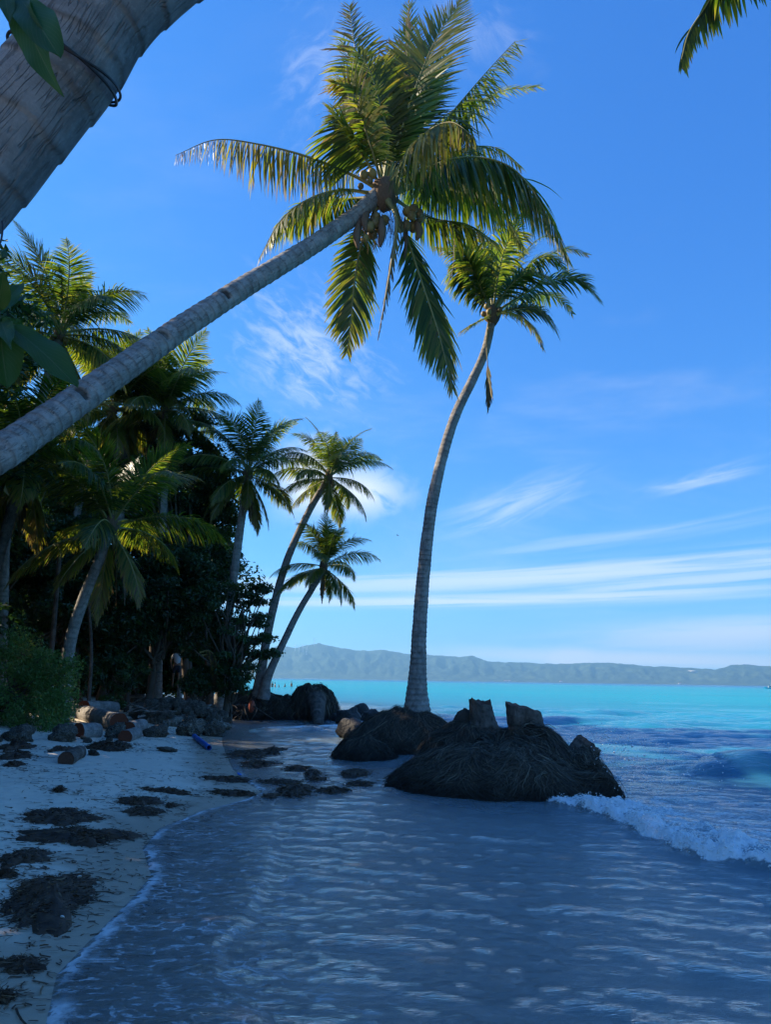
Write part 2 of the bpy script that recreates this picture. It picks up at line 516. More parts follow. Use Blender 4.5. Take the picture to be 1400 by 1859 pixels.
mt_sea, t = material('sea water')
P_ = t.pos(); s_ = t.attr('shore'); fo = t.attr('foam')
dist = t.n('ShaderNodeVectorMath', {0: t.mapv(P_, (1, 1, 0))}, operation='LENGTH').outputs['Value']
nearf = t.ss(dist, 60, 8)
b1 = t.math('SUBTRACT', 1.0, t.math('ABSOLUTE', t.math('MULTIPLY', t.math('SUBTRACT', t.noise(t.mapv(P_, (2.9, 10.5, 5), rot=(0, 0, 0.16)), 1.0, 5, 0.62, 0.5), 0.5), 2.6)))
b2 = t.noise(t.mapv(P_, (8, 27, 17), rot=(0, 0, -0.10)), 1.0, 5, 0.66, 0.4)
b3 = t.noise(t.mapv(P_, (0.35, 1.1, 0.35)), 1.0, 5, 0.6, 0.3)
nrm = t.bump(b3, 0.5, t.math('ADD', 0.10, t.math('MULTIPLY', t.ss(dist, 10, 40), 0.25)), t.bump(b1, 0.65, 0.034, t.bump(b2, 0.75, 0.028)))
deep = t.ramp(t.math('DIVIDE', t.math('LOGARITHM', t.math('MAXIMUM', s_, 1.0), 10.0), 3.6),
              [(0.0, (0.34, 0.35, 0.34)), (0.16, (0.25, 0.33, 0.35)), (0.26, (0.035, 0.17, 0.28)), (0.40, (0.018, 0.26, 0.37)), (0.52, (0.008, 0.31, 0.40)),
               (0.70, (0.006, 0.30, 0.41)), (0.80, (0.006, 0.20, 0.40)), (0.90, (0.008, 0.11, 0.30))])
patch = t.noise(t.mapv(P_, (0.012, 0.05, 1)), 1.0, 4, 0.6)
deep = t.mix(t.math('MULTIPLY', t.ss(patch, 0.45, 0.7), 0.35), deep, (0.01, 0.17, 0.27))
body = t.n('ShaderNodeBsdfDiffuse', {'Color': deep}).outputs[0]
clear = t.n('ShaderNodeBsdfTransparent', {'Color': (0.90, 0.94, 0.93, 1)}).outputs[0]
turb = t.ss(s_, 0.2, 20.0)
turb = t.math('MINIMUM', t.math('ADD', t.math('MULTIPLY', t.math('POWER', turb, 0.55), 0.97), 0.20), 0.97)
inner = t.n('ShaderNodeMixShader', {0: turb, 1: clear, 2: body}).outputs[0]
gl = t.n('ShaderNodeBsdfGlossy', {'Color': (1, 1, 1, 1), 'Roughness': 0.05, 'Normal': nrm}).outputs[0]
fr = t.math('MULTIPLY', t.n('ShaderNodeFresnel', {'IOR': 1.48, 'Normal': nrm}).outputs[0], t.math('SUBTRACT', 1.0, t.math('MULTIPLY', t.ss(dist, 12, 70), 0.40)))
water = t.n('ShaderNodeMixShader', {0: fr, 1: inner, 2: gl}).outputs[0]
# foam: the edge of the swash, flecks on it, the breaking crest
e1 = t.noise(P_, 9, 5, 0.6); e2 = t.noise(P_, 2.2, 3, 0.5)
fl = t.n('ShaderNodeTexVoronoi', {'Vector': t.mapv(t.n('ShaderNodeVectorMath', {0: P_, 1: t.n('ShaderNodeVectorMath', {0: t.n('ShaderNodeTexNoise', {'Vector': P_, 'Scale': 6.0}).outputs[1], 1: (0.12, 0.12, 0.12)}, operation='MULTIPLY').outputs[0]}, operation='ADD').outputs[0], (6.5, 13, 6)), 'Scale': 1.0}, feature='DISTANCE_TO_EDGE').outputs[0]
edge = t.math('MULTIPLY', t.ss(t.math('ADD', s_, t.math('MULTIPLY', t.math('SUBTRACT', e1, 0.5), 0.34)), -0.02, 0.02),
              t.ss(t.math('ADD', s_, t.math('MULTIPLY', t.math('SUBTRACT', e1, 0.5), 0.26)), 0.13, 0.02))
edge = t.math('MULTIPLY', t.math('MULTIPLY', edge, t.math('MULTIPLY', t.ss(e2, 0.3, 0.6), 0.75)), t.ss(dist, 16, 11))
lace = t.math('MULTIPLY', t.ss(fl, 0.10, 0.02), t.ss(t.math('ADD', e2, t.math('MULTIPLY', t.math('SUBTRACT', e1, 0.5), 0.7)), 0.52, 0.66))
blot = t.ss(t.noise(t.mapv(P_, (9, 19, 8)), 1.0, 7, 0.70, 0.9), 0.52, 0.66)
fleck = t.math('MULTIPLY', t.math('MULTIPLY', t.math('MAXIMUM', t.math('MULTIPLY', lace, 0.9), blot), 0.52),
               t.math('MULTIPLY', t.ss(s_, 2.4, 0.4), t.ss(dist, 14, 8)))
sparse = t.math('MULTIPLY', t.math('MULTIPLY', t.ss(t.noise(t.mapv(P_, (7, 16, 7)), 1.0, 5, 0.7, 0.5), 0.66, 0.73), 0.35), t.ss(dist, 16, 6))
crest = t.ss(t.math('SUBTRACT', fo, t.math('MULTIPLY', t.math('ADD', e1, t.math('MULTIPLY', t.math('SUBTRACT', t.noise(P_, 22, 4, 0.6), 0.5), 0.8)), 1.05)), -0.02, 0.40)
lzz = t.math('MULTIPLY', t.attr('lace'), t.math('MAXIMUM', t.math('MULTIPLY', t.ss(fl, 0.16, 0.03), t.ss(e1, 0.40, 0.60)), t.ss(t.noise(t.mapv(P_, (5, 9, 5)), 1.0, 7, 0.7, 0.8), 0.50, 0.62)))
fm = t.math('MINIMUM', t.math('MAXIMUM', t.math('MAXIMUM', t.math('MAXIMUM', edge, t.math('MULTIPLY', lzz, 0.85)), fleck), t.math('MAXIMUM', sparse, crest)), 0.96)
foamb = t.n('ShaderNodeBsdfDiffuse', {'Color': (0.82, 0.83, 0.83, 1), 'Normal': t.bump(t.math('ADD', e1, t.noise(P_, 38, 3, 0.6)), 0.8, 0.022)}).outputs[0]
t.out(t.n('ShaderNodeMixShader', {0: fm, 1: water, 2: foamb}).outputs[0])

th = angles(500, 60, 44); r = np.concatenate([np.geomspace(1.2, 3.4, 40)[:-1], np.geomspace(3.4, 46, 640), np.geomspace(47, 9300, 110)])
P, Q = polar_grid(r, th); sd = shore_dist(P)
sp = np.repeat(np.maximum(np.gradient(r), r * R(92) / 500), len(th))
Z, foam, lz = sea_state(P, sd, sp)
far = sd > 1.2                                            # no water under dry land
Z = np.where(sd > 0, Z * np.clip(1 - sd / 0.2, 0, 1) - np.clip(sd - 0.02, 0, 1) * 0.0, Z)
keep = ~(far[Q].all(1))
me = mk('sea', np.c_[P, Z], Q[keep], mt_sea, attrs={'shore': np.clip(-sd, -2, 6000), 'foam': foam, 'lace': lz})
sea = obj('sea', me); tag(sea, kind='structure')

# --- hills across the bay
mt_hill, t = material('forested hills')
P_ = t.pos()
n1 = t.noise(P_, 0.012, 6, 0.7); n2 = t.noise(P_, 0.0022, 4, 0.6)
c = t.mix(t.ss(n1, 0.38, 0.66), (0.014, 0.028, 0.016), (0.06, 0.085, 0.042))
c = t.mix(t.math('MULTIPLY', t.ss(n2, 0.58, 0.72), 0.5), c, (0.14, 0.17, 0.07))
t.out(t.pbr(c, 0.95, t.bump(n1, 0.8, 18.0), spec=0.1))
_rg = [(-500, 1222), (-200, 1200), (60, 1196), (250, 1190), (420, 1186), (480, 1180), (505, 1172), (535, 1176), (578, 1168), (610, 1175), (650, 1181), (700, 1180), (740, 1187),
       (773, 1188), (805, 1190), (834, 1193), (857, 1190), (885, 1201), (915, 1202), (950, 1202), (985, 1204), (1010, 1206), (1066, 1203), (1110, 1204), (1159, 1207),
       (1187, 1211), (1219, 1210), (1260, 1213), (1298, 1215), (1312, 1212), (1326, 1208), (1354, 1206), (1400, 1209), (1600, 1214), (1900, 1222)]


def pol(px, py):
    d = pxdir(px, py); return math.atan2(d.x, d.y), d.z / math.hypot(d.x, d.y)


rp = np.array([pol(*q) for q in _rg])
na, nr = 900, 60
az = np.linspace(R(-75), R(60), na); rad = np.linspace(0, 1, nr)
ridge = np.interp(az, rp[:, 0], rp[:, 1]) * 9000
A, S = np.meshgrid(az, rad)
rr = 7600 + 2400 * S
q = np.c_[(A * 60).ravel(), (S * 6).ravel(), np.zeros(A.size)]
rdg = (1 - np.abs(fbm(q * np.array([1.0, 0.8, 1]), 5, 71, 0.55))).reshape(A.shape)
small = fbm(q * np.array([1.7, 3.0, 1]), 4, 77).reshape(A.shape)
prof = sstep(S, -0.02, 0.58) ** 0.8 * (1 - 0.5 * sstep(S, 0.62, 1.0))
H = ridge[None] * prof * (1 - 0.38 * (1 - np.exp(-((S - 0.58) / 0.16) ** 2)) * (1 - rdg) * 1.1)
H = H + (small * 8 + 6 * fbm(q * np.array([27.0, 15.0, 1]), 3, 79).reshape(A.shape)) * sstep(S, 0.0, 0.1)
H = H * (rr / 9000) - 2
V = np.stack([rr * np.sin(A), rr * np.cos(A), H], -1).reshape(-1, 3)
i = np.arange(nr - 1)[:, None] * na; j = np.arange(na - 1)[None]
Q = np.stack([i + j, i + na + j, i + na + j + 1, i + j + 1], -1).reshape(-1, 4)[:, ::-1]
HV = V.copy()
hills = obj('hills', mk('hills', V, Q, mt_hill)); tag(hills, kind='structure')


def hill_point(px, s):
    a = pol(px, 1200)[0]; ia = int(np.argmin(abs(az - a))); is_ = int(s * (nr - 1))
    return Vector(HV[is_ * na + ia])


# --- the air over the bay
mt_haze, t = material('haze')
vol = t.n('ShaderNodeVolumePrincipled', {'Color': (0.30, 0.66, 1.0, 1), 'Density': 0.00010, 'Anisotropy': 0.2}).outputs[0]
t.out(vol=vol)
bx = np.array([(x, y, z) for x in (-11000, 11000) for y in (-2500, 10600) for z in (-16, 640)], float)
haze = obj('haze', mk('haze', bx, np.array([(0, 1, 3, 2), (4, 6, 7, 5), (0, 4, 5, 1), (2, 3, 7, 6), (0, 2, 6, 4), (1, 5, 7, 3)]), mt_haze, smooth=False))
tag(haze, kind='stuff')
# ------------------------------------------------------------------ plant materials
def leaf_material(name, greens, trans, rough=0.4, spec=0.5, tmix=0.38):
    """greens: ramp over the 'tone' attribute (0 fresh .. 1 dead)"""
    mt, t = material(name)
    tone = t.attr('tone'); rd = t.rand()
    n = t.noise(t.obj(), 7.0, 3)
    tt = t.math('ADD', tone, t.math('ADD', t.math('MULTIPLY', t.math('SUBTRACT', n, 0.5), 0.16), t.math('MULTIPLY', t.math('SUBTRACT', rd, 0.5), 0.10)), clamp=True)
    c = t.ramp(tt, greens); ct = t.ramp(tt, trans)
    p = t.pbr(c, rough, spec=spec)
    tr = t.n('ShaderNodeBsdfTranslucent', {'Color': ct}).outputs[0]
    t.out(t.n('ShaderNodeMixShader', {0: tmix, 1: p, 2: tr}).outputs[0])
    return mt


mt_frond = leaf_material('palm leaflet',
    [(0.0, (0.020, 0.044, 0.012)), (0.34, (0.055, 0.090, 0.018)), (0.62, (0.17, 0.165, 0.034)), (0.82, (0.26, 0.19, 0.06)), (1.0, (0.15, 0.095, 0.055))],
    [(0.0, (0.035, 0.095, 0.008)), (0.34, (0.18, 0.29, 0.014)), (0.62, (0.52, 0.50, 0.03)), (0.82, (0.36, 0.25, 0.06)), (1.0, (0.10, 0.06, 0.03))],
    rough=0.40, spec=0.42, tmix=0.45)
mt_rachis, t = material('palm midrib')
tn = t.attr('tone')
t.out(t.pbr(t.ramp(tn, [(0.0, (0.16, 0.19, 0.05)), (0.5, (0.28, 0.24, 0.08)), (1.0, (0.20, 0.13, 0.07))]), 0.5))
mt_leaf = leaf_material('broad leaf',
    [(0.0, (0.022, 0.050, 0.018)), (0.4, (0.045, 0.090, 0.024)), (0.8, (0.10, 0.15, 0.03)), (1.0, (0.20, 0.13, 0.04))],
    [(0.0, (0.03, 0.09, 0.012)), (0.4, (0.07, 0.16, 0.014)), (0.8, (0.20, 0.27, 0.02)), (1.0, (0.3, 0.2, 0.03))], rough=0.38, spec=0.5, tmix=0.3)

mt_vine = leaf_material('vine leaf', [(0.0, (0.05, 0.12, 0.035)), (0.6, (0.10, 0.20, 0.05)), (0.9, (0.17, 0.24, 0.06)), (1.0, (0.25, 0.2, 0.06))],
    [(0.0, (0.08, 0.22, 0.03)), (0.6, (0.16, 0.34, 0.04)), (1.0, (0.3, 0.3, 0.05))], rough=0.4, spec=0.5, tmix=0.35)


def bark_material(name, dark, light, crack=0.5, ringd=0.5, csc=(34, 5.0, 1), cdet=3):
    mt, t = material(name)
    uv = t.uv(); ob = t.obj(); scar = t.attr('scar')
    v1 = t.noise(t.mapv(uv, (26, 2.2, 1)), 1.0, 5, 0.65, 0.5)           # long vertical cracks
    lr = t.math('ABSOLUTE', t.math('SUBTRACT', t.noise(t.mapv(uv, csc), 1.0, cdet, 0.5, 0.15), 0.5))
    cr = t.math('MULTIPLY', t.ss(lr, 0.028, 0.0), t.ss(t.noise(t.mapv(uv, (12, 7, 1), loc=(3, 7, 0)), 1.0, 3), 0.46, 0.56))
    n = t.noise(ob, 5.0, 6, 0.65); nf = t.noise(ob, 60.0, 3, 0.6)
    c = t.mix(t.ss(n, 0.30, 0.72), dark, light)
    c = t.mix(t.math('MULTIPLY', t.ss(nf, 0.5, 0.72), 0.30), c, tuple(x * 1.35 for x in light))
    c = t.mix(t.math('MULTIPLY', t.ss(v1, 0.56, 0.70), crack), c, tuple(x * 0.35 for x in dark))
    c = t.mix(t.math('MULTIPLY', cr, crack), c, tuple(x * 0.3 for x in dark))
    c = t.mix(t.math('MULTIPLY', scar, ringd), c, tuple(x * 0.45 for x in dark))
    lich = t.ss(t.noise(ob, 2.3, 4, 0.6), 0.58, 0.70)
    c = t.mix(t.math('MULTIPLY', lich, 0.35), c, (0.36, 0.34, 0.30))
    h = t.math('SUBTRACT', t.math('ADD', t.math('MULTIPLY', nf, 0.35), t.math('MULTIPLY', n, 0.5)), t.math('ADD', t.math('MULTIPLY', t.ss(v1, 0.5, 0.68), 0.7), cr))
    t.out(t.pbr(c, 0.9, t.bump(h, 0.8, 0.012), spec=0.15))
    return mt


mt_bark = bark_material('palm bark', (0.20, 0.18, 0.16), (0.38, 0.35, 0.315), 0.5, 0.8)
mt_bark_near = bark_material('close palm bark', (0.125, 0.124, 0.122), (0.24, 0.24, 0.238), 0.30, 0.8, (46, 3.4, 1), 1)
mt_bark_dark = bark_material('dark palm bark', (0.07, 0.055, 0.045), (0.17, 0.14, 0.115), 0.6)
mt_wood, t = material('tree bark')
n = t.noise(t.mapv(t.obj(), (6, 6, 1.6)), 1.0, 5, 0.65)
t.out(t.pbr(t.mix(n, (0.07, 0.055, 0.042), (0.20, 0.165, 0.13)), 0.9, t.bump(n, 0.8, 0.03), spec=0.1))
mt_fibre, t = material('palm fibre')
n = t.noise(t.mapv(t.obj(), (30, 30, 4)), 1.0, 4, 0.6)
t.out(t.pbr(t.mix(n, (0.07, 0.045, 0.03), (0.26, 0.18, 0.12)), 0.9, t.bump(n, 0.6, 0.02), spec=0.1))
mt_nut, t = material('coconut husk')
n = t.noise(t.obj(), 5.0, 4)
t.out(t.pbr(t.mix(t.math('ADD', t.math('MULTIPLY', t.rand(), 0.7), t.math('MULTIPLY', n, 0.4)), (0.10, 0.055, 0.025), (0.34, 0.25, 0.07)), 0.5, spec=0.4))
mt_notch, t = material('notch shadow wood')
t.out(t.pbr((0.045, 0.035, 0.03), 0.95, spec=0.05))

# ------------------------------------------------------------------ palm fronds


def frond_mesh(name, pts, L=0.9, n=85, droop=1.0, lift=0.25, tone=(0.15, 0.4), roll=0.0, twist=0.0, face=None, bare=0.14, hang=0.12, width=0.055,
               rad=0.032, seed=0, org=(0, 0, 0), ragged=0.24, tipdry=0.32, side=(1.0, 1.0), wind=(0.15, 0, 0), tones=0.14, fwd=(70, 28), L0=0.55, seg=6):
    """one pinnate palm leaf: a tapering midrib along pts with two ranks of hanging leaflets"""
    g = np.random.default_rng(seed)
    M = 48; C, ln = spline(pts, M); T = norm(np.gradient(C, axis=0))
    if face is not None:                                   # direction the upper face looks, as a vector
        Sd = norm(np.cross(T, np.array(face, float)))
    else:
        O = C[-1] - C[0]; O[2] = 0
        if np.hypot(O[0], O[1]) < 0.05: O = np.array([1.0, 0, 0])
        Sd = np.broadcast_to(norm(np.cross(norm(O), [0, 0, 1.0])), T.shape).copy()
        Sd = norm(Sd - T * (Sd * T).sum(1, keepdims=True))
    N = np.cross(Sd, T)
    ra = roll + twist * np.linspace(0, 1, M)
    Sr = Sd * np.cos(ra)[:, None] + N * np.sin(ra)[:, None]; N = N * np.cos(ra)[:, None] - Sd * np.sin(ra)[:, None]; Sd = Sr
    G_ = Geo(); G0 = Geo()
    V, Q, Tt, uv = tube(C, np.linspace(rad, 0.004, M) * (1 + 0.8 * np.exp(-np.linspace(0, 1, M) * 16)), 6)
    G0.add(V, Q, Tt, uv=uv, tone=np.concatenate([np.repeat(np.linspace(0.1, 0.5, M), 6) + tone[0] * 0.6, [0.3, 0.5]]))
    for sgn, keep in ((1, side[0]), (-1, side[1])):
        u = np.sort(np.clip(np.linspace(bare, 0.995, n) + g.normal(0, 0.004, n), 0, 1))
        u = u[g.random(n) < keep]
        if not len(u): continue
        k = len(u); x = u * (M - 1); i0 = np.minimum(x.astype(int), M - 2); f = (x - i0)[:, None]
        lerp = lambda A: A[i0] * (1 - f) + A[i0 + 1] * f
        c, tt, ss, nn = lerp(C), norm(lerp(T)), norm(lerp(Sd)), norm(lerp(N))
        s01 = (u - bare) / (1 - bare)
        l = L * (L0 + (1 - L0) * np.sin(np.clip(s01 / 0.42, 0, 1) * np.pi / 2)) * (1 - 0.72 * sstep(s01, 0.48, 1.0)) * g.normal(1, 0.06, k)
        br = g.random(k) < ragged; l = np.where(br, l * g.uniform(0.35, 0.9, k), l)
        fa = np.radians(fwd[0] + (fwd[1] - fwd[0]) * s01 ** 1.2 + g.normal(0, 5, k)); la = lift + g.normal(0, 0.10, k)
        d = tt * np.cos(fa)[:, None] + (sgn * ss * np.cos(la)[:, None] + nn * np.sin(la)[:, None]) * np.sin(fa)[:, None]
        hg = np.clip(hang * g.normal(1, 0.15, k), 0, 0.95)[:, None]; wd0 = np.cross(d, nn)
        d = norm(d * (1 - hg) + np.array([wind[0] * .5, wind[1] * .5, -1.0]) * hg)
        wd = norm(wd0); wd = np.where(np.isfinite(wd), wd, tt)
        S = seg; Ps = np.zeros((k, S, 3)); Ws = np.zeros((k, S, 3)); p = c.copy()
        dr = droop * g.normal(1, 0.22, k)
        for q in range(S):
            Ps[:, q] = p
            w_ = norm(wd - d * (wd * d).sum(1, keepdims=True)); Ws[:, q] = w_
            p = p + d * (l / (S - 1))[:, None]
            d = norm(d + (np.array([wind[0], wind[1], -1.0]) * (dr * (0.35 + 1.1 * q / S) / (S - 1) * np.clip(l / 0.6, 0.35, 1.5))[:, None]) + g.normal(0, 0.03, (k, 3)))
        prof = np.interp(np.linspace(0, 1, S), [0, 0.15, 0.5, 0.8, 1], [0.55, 1, 0.92, 0.55, 0.06])
        wid = width * prof[None] * np.clip(l / L, 0.45, 1)[:, None] * g.normal(1, 0.12, k)[:, None]
        V, Q = ribbons(Ps, Ws, wid)
        lt = tone[0] + (tone[1] - tone[0]) * s01 + g.normal(0, tones, k) + np.where(br, 0.2, 0)
        to = lt[:, None] + tipdry * sstep(np.linspace(0, 1, S), 0.55, 1.0)[None] * g.uniform(0, 1.3, k)[:, None]
        G_.add(V, Q, mat=0, tone=np.clip(np.repeat(to.ravel(), 2), 0, 1))
    return G0.mesh(name, [mt_rachis], True, org), G_.mesh('leaflets', [mt_frond], True, org)


def add_frond(name, mm, parent):
    """a leaf: its midrib with the joined leaflets below it"""
    o = obj(name, mm[0], parent); l = obj('leaflets', mm[1], o); l['kind'] = 'stuff'
    return o


# ready-made leaves for the palms further off, along +X, by age from upright to hanging
def _arc(elev, bend, L, n=9):
    a = R(elev); p = np.zeros(3); out = [p.copy()]
    for k in range(n):
        out.append(out[-1] + np.array([math.cos(a), 0, math.sin(a)]) * L / n)
        a -= R(bend) / n * (0.35 + 1.3 * k / n)
    return out


PROTO = []
for k, (el, bd, L_, dr, ln, tn) in enumerate([(84, 28, 2.7, 0.35, 0.62, (0.22, 0.42)), (74, 55, 3.0, 0.6, 0.75, (0.16, 0.36)), (60, 75, 3.2, 0.9, 0.82, (0.14, 0.36)),
                                              (45, 85, 3.2, 1.1, 0.85, (0.14, 0.40)), (28, 85, 3.2, 1.3, 0.85, (0.16, 0.42)), (8, 78, 3.0, 1.5, 0.82, (0.20, 0.5)),
                                              (-18, 62, 2.8, 1.6, 0.75, (0.28, 0.6)), (-48, 36, 2.4, 1.7, 0.62, (0.45, 0.75)), (-72, 14, 1.9, 2.0, 0.35, (0.85, 0.98))]):
    PROTO.append([frond_mesh('frond', _arc(el + e, bd + 10 * e2, L_), ln * 1.08, 118, dr, 0.25, tn, seed=100 + k * 2 + q, width=0.040, hang=0.14 + 0.05 * k, twist=tw, ragged=0.2, seg=5)
                  for q, (e, e2, tw) in enumerate([(-4, 0, 0.5), (5, 1, -0.6)])])


def trunk_mesh(name, pts, r0, r1, ring=0.13, seg=18, step=0.035, flare=0.0, org=(0, 0, 0), rough=0.05, seed=0, ringamp=0.035, notches=(), mats=None, top=0.0):
    ln = spline(pts, 50)[1]; n = int(ln / step) + 2
    C, ln = spline(pts, n); s = np.linspace(0, ln, n)
    rad = r0 + (r1 - r0) * (s / ln) ** 0.8 + flare * np.exp(-s / 0.55)
    wob = s + 0.05 * vnoise(np.c_[s * 1.7, s * 0, s * 0], seed)
    ph = (wob / ring) % 1.0
    th = np.linspace(0, 2 * np.pi, seg, endpoint=False)
    q = np.stack([np.broadcast_to(np.cos(th) * 1.3, (n, seg)), np.broadcast_to(np.sin(th) * 1.3, (n, seg)), np.broadcast_to(s[:, None] * 2.2, (n, seg))], -1).reshape(-1, 3)
    nz = fbm(q, 4, seed + 5).reshape(n, seg)
    ph2 = (wob[:, None] / ring + 0.12 * nz) % 1.0
    saw = 1.0 - ph2
    disp = 1 + ringamp * (saw - 0.5) * 1.2 + rough * nz
    scar = np.exp(-((ph2 - 0.04) / 0.07) ** 2) * (0.6 + 0.4 * nz)
    dark = np.zeros((n, seg))
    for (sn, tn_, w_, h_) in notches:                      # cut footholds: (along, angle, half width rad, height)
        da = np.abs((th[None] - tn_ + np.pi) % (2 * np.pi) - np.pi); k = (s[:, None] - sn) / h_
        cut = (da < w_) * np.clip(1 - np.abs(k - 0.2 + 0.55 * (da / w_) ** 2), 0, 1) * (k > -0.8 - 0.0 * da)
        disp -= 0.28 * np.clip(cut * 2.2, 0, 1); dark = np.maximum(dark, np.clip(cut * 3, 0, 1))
    V, Q, Tt, uv = tube(C, rad, seg, disp)
    uv = uv.copy()
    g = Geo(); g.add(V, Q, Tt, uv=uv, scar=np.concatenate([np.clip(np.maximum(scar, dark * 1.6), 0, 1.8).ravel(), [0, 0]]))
    return g.mesh(name, mats or [mt_bark], True, org), C


def generic_palm(label, pts, r0, r1, seed, nf=22, size=1.0, az0=0.0, group=None, dead=2, nuts=5, flare=0.12, droopy=0.0, skip=(), roots=None, bark=None, lean=0.35, tmax=None):
    g = np.random.default_rng(seed); base = Vector(pts[0])
    root = thing('coconut_palm', label, 'palm tree', base, group)
    me, C = trunk_mesh('trunk', pts, r0, r1, 0.14, 12, 0.05, flare, base, 0.05, seed, 0.05, mats=[bark or mt_bark])
    obj('trunk', me, root)
    top = Vector(C[-1]) - base; axis = Vector(norm(C[-1] - C[-4]))
    tilt = Vector((0, 0, 1)).rotation_difference(Vector((axis.x * lean, axis.y * lean, 1)).normalized()).to_matrix()
    # fibrous crown heart
    th_ = []
    V, F = ICO2
    Vh = V * np.array([r1 * 1.5, r1 * 1.5, 0.34]) * (1 + 0.25 * vnoise(V * 3, seed))[:, None] + np.array([top.x, top.y, top.z + 0.05])
    obj('crown_heart', mk('crown_heart', Vh, F, mt_fibre), root)
    nl = len(PROTO)
    for k in range(nf):
        q = k / (nf - 1)
        cls = int(np.clip(round(q * (nl - 2.2) + droopy + g.normal(0, 0.35)), 0, nl - 2))
        azf = az0 + k * 2.39996 + g.normal(0, 0.12)
        if any(abs((azf - a + math.pi) % (2 * math.pi) - math.pi) < wv and cls >= cm for a, wv, cm in skip): continue
        o = add_frond('frond', PROTO[cls][k % 2], root)
        sc_ = size * g.uniform(0.88, 1.08) * (0.75 if cls == 0 else 1.0)
        M_ = tilt.to_4x4() @ Matrix.Rotation(azf, 4, 'Z') @ Matrix.Rotation(g.normal(0, 0.10), 4, 'X') @ Matrix.Diagonal((sc_, sc_, sc_, 1))
        M_.translation = top + Vector((axis.x, axis.y, axis.z)) * (0.22 - 0.3 * q)
        o.matrix_local = M_
    for k in range(dead):
        o = add_frond('dead_frond', PROTO[-1][k % 2], root)
        M_ = Matrix.Rotation(g.uniform(0, 6.28), 4, 'Z') @ Matrix.Diagonal((size, size, size, 1)); M_.translation = top; o.matrix_local = M_
    if nuts:
        nm = bpy.data.meshes.get('coconut') or mk('coconut', ICO2[0] * np.array([0.085, 0.085, 0.105]), ICO2[1], mt_nut)
        for k in range(nuts):
            a = g.uniform(0, 6.28); o = obj('coconut', nm, root)
            o.location = top + Vector((math.cos(a) * (r1 + 0.09), math.sin(a) * (r1 + 0.09), -0.12 - 0.16 * g.random()))
    return root
# ------------------------------------------------------------------ the big leaning palm of the picture (crown 12 m off)
CY = 12.0


def trace(root_loc, spec, Y0, seedbase):
    """spec rows: name, [(px,py,dY)...], kwargs"""
    out = []
    for k, (nm, pts, kw) in enumerate(spec):
        wp = [W(x, y, Y0 + dy) for x, y, dy in pts]
        out.append((nm, frond_mesh(nm, wp, seed=seedbase + k, org=root_loc, **kw)))
    return out


base = Vector((-7.2, 5.6, gz(-7.2, 5.6) - 0.1))
tp = [base, Vector((-6.2, 6.3, 2.0)), W(-60, 856, 7.3), W(60, 782, 7.9), W(200, 685, 8.8), W(330, 595, 9.7), W(450, 517, 10.5), W(560, 450, 11.2), W(640, 395, 11.8), W(690, 350, CY)]
palm = thing('coconut_palm', 'long leaning coconut palm crossing the picture, biggest crown with hanging brown fronds and nuts', 'palm tree', base)
sl = lambda x, y, Y, pt: None
Cc, Ln = spline(tp, 400); ss_ = np.linspace(0, Ln, 400)


def near_s(px, py, Y):
    p = np.array(W(px, py, Y)); return ss_[np.argmin(((Cc - p) ** 2).sum(1))]


def face_angle(C, pos, seg_rot=0.0):
    """angle round the tube that faces the camera at curve index nearest pos"""
    Tn, A, B = frames(C); i = int(np.argmin(((C - np.array(pos)) ** 2).sum(1)))
    v = np.array([0, 0, CAM_H]) - C[i]
    return math.atan2(v @ B[i], v @ A[i])


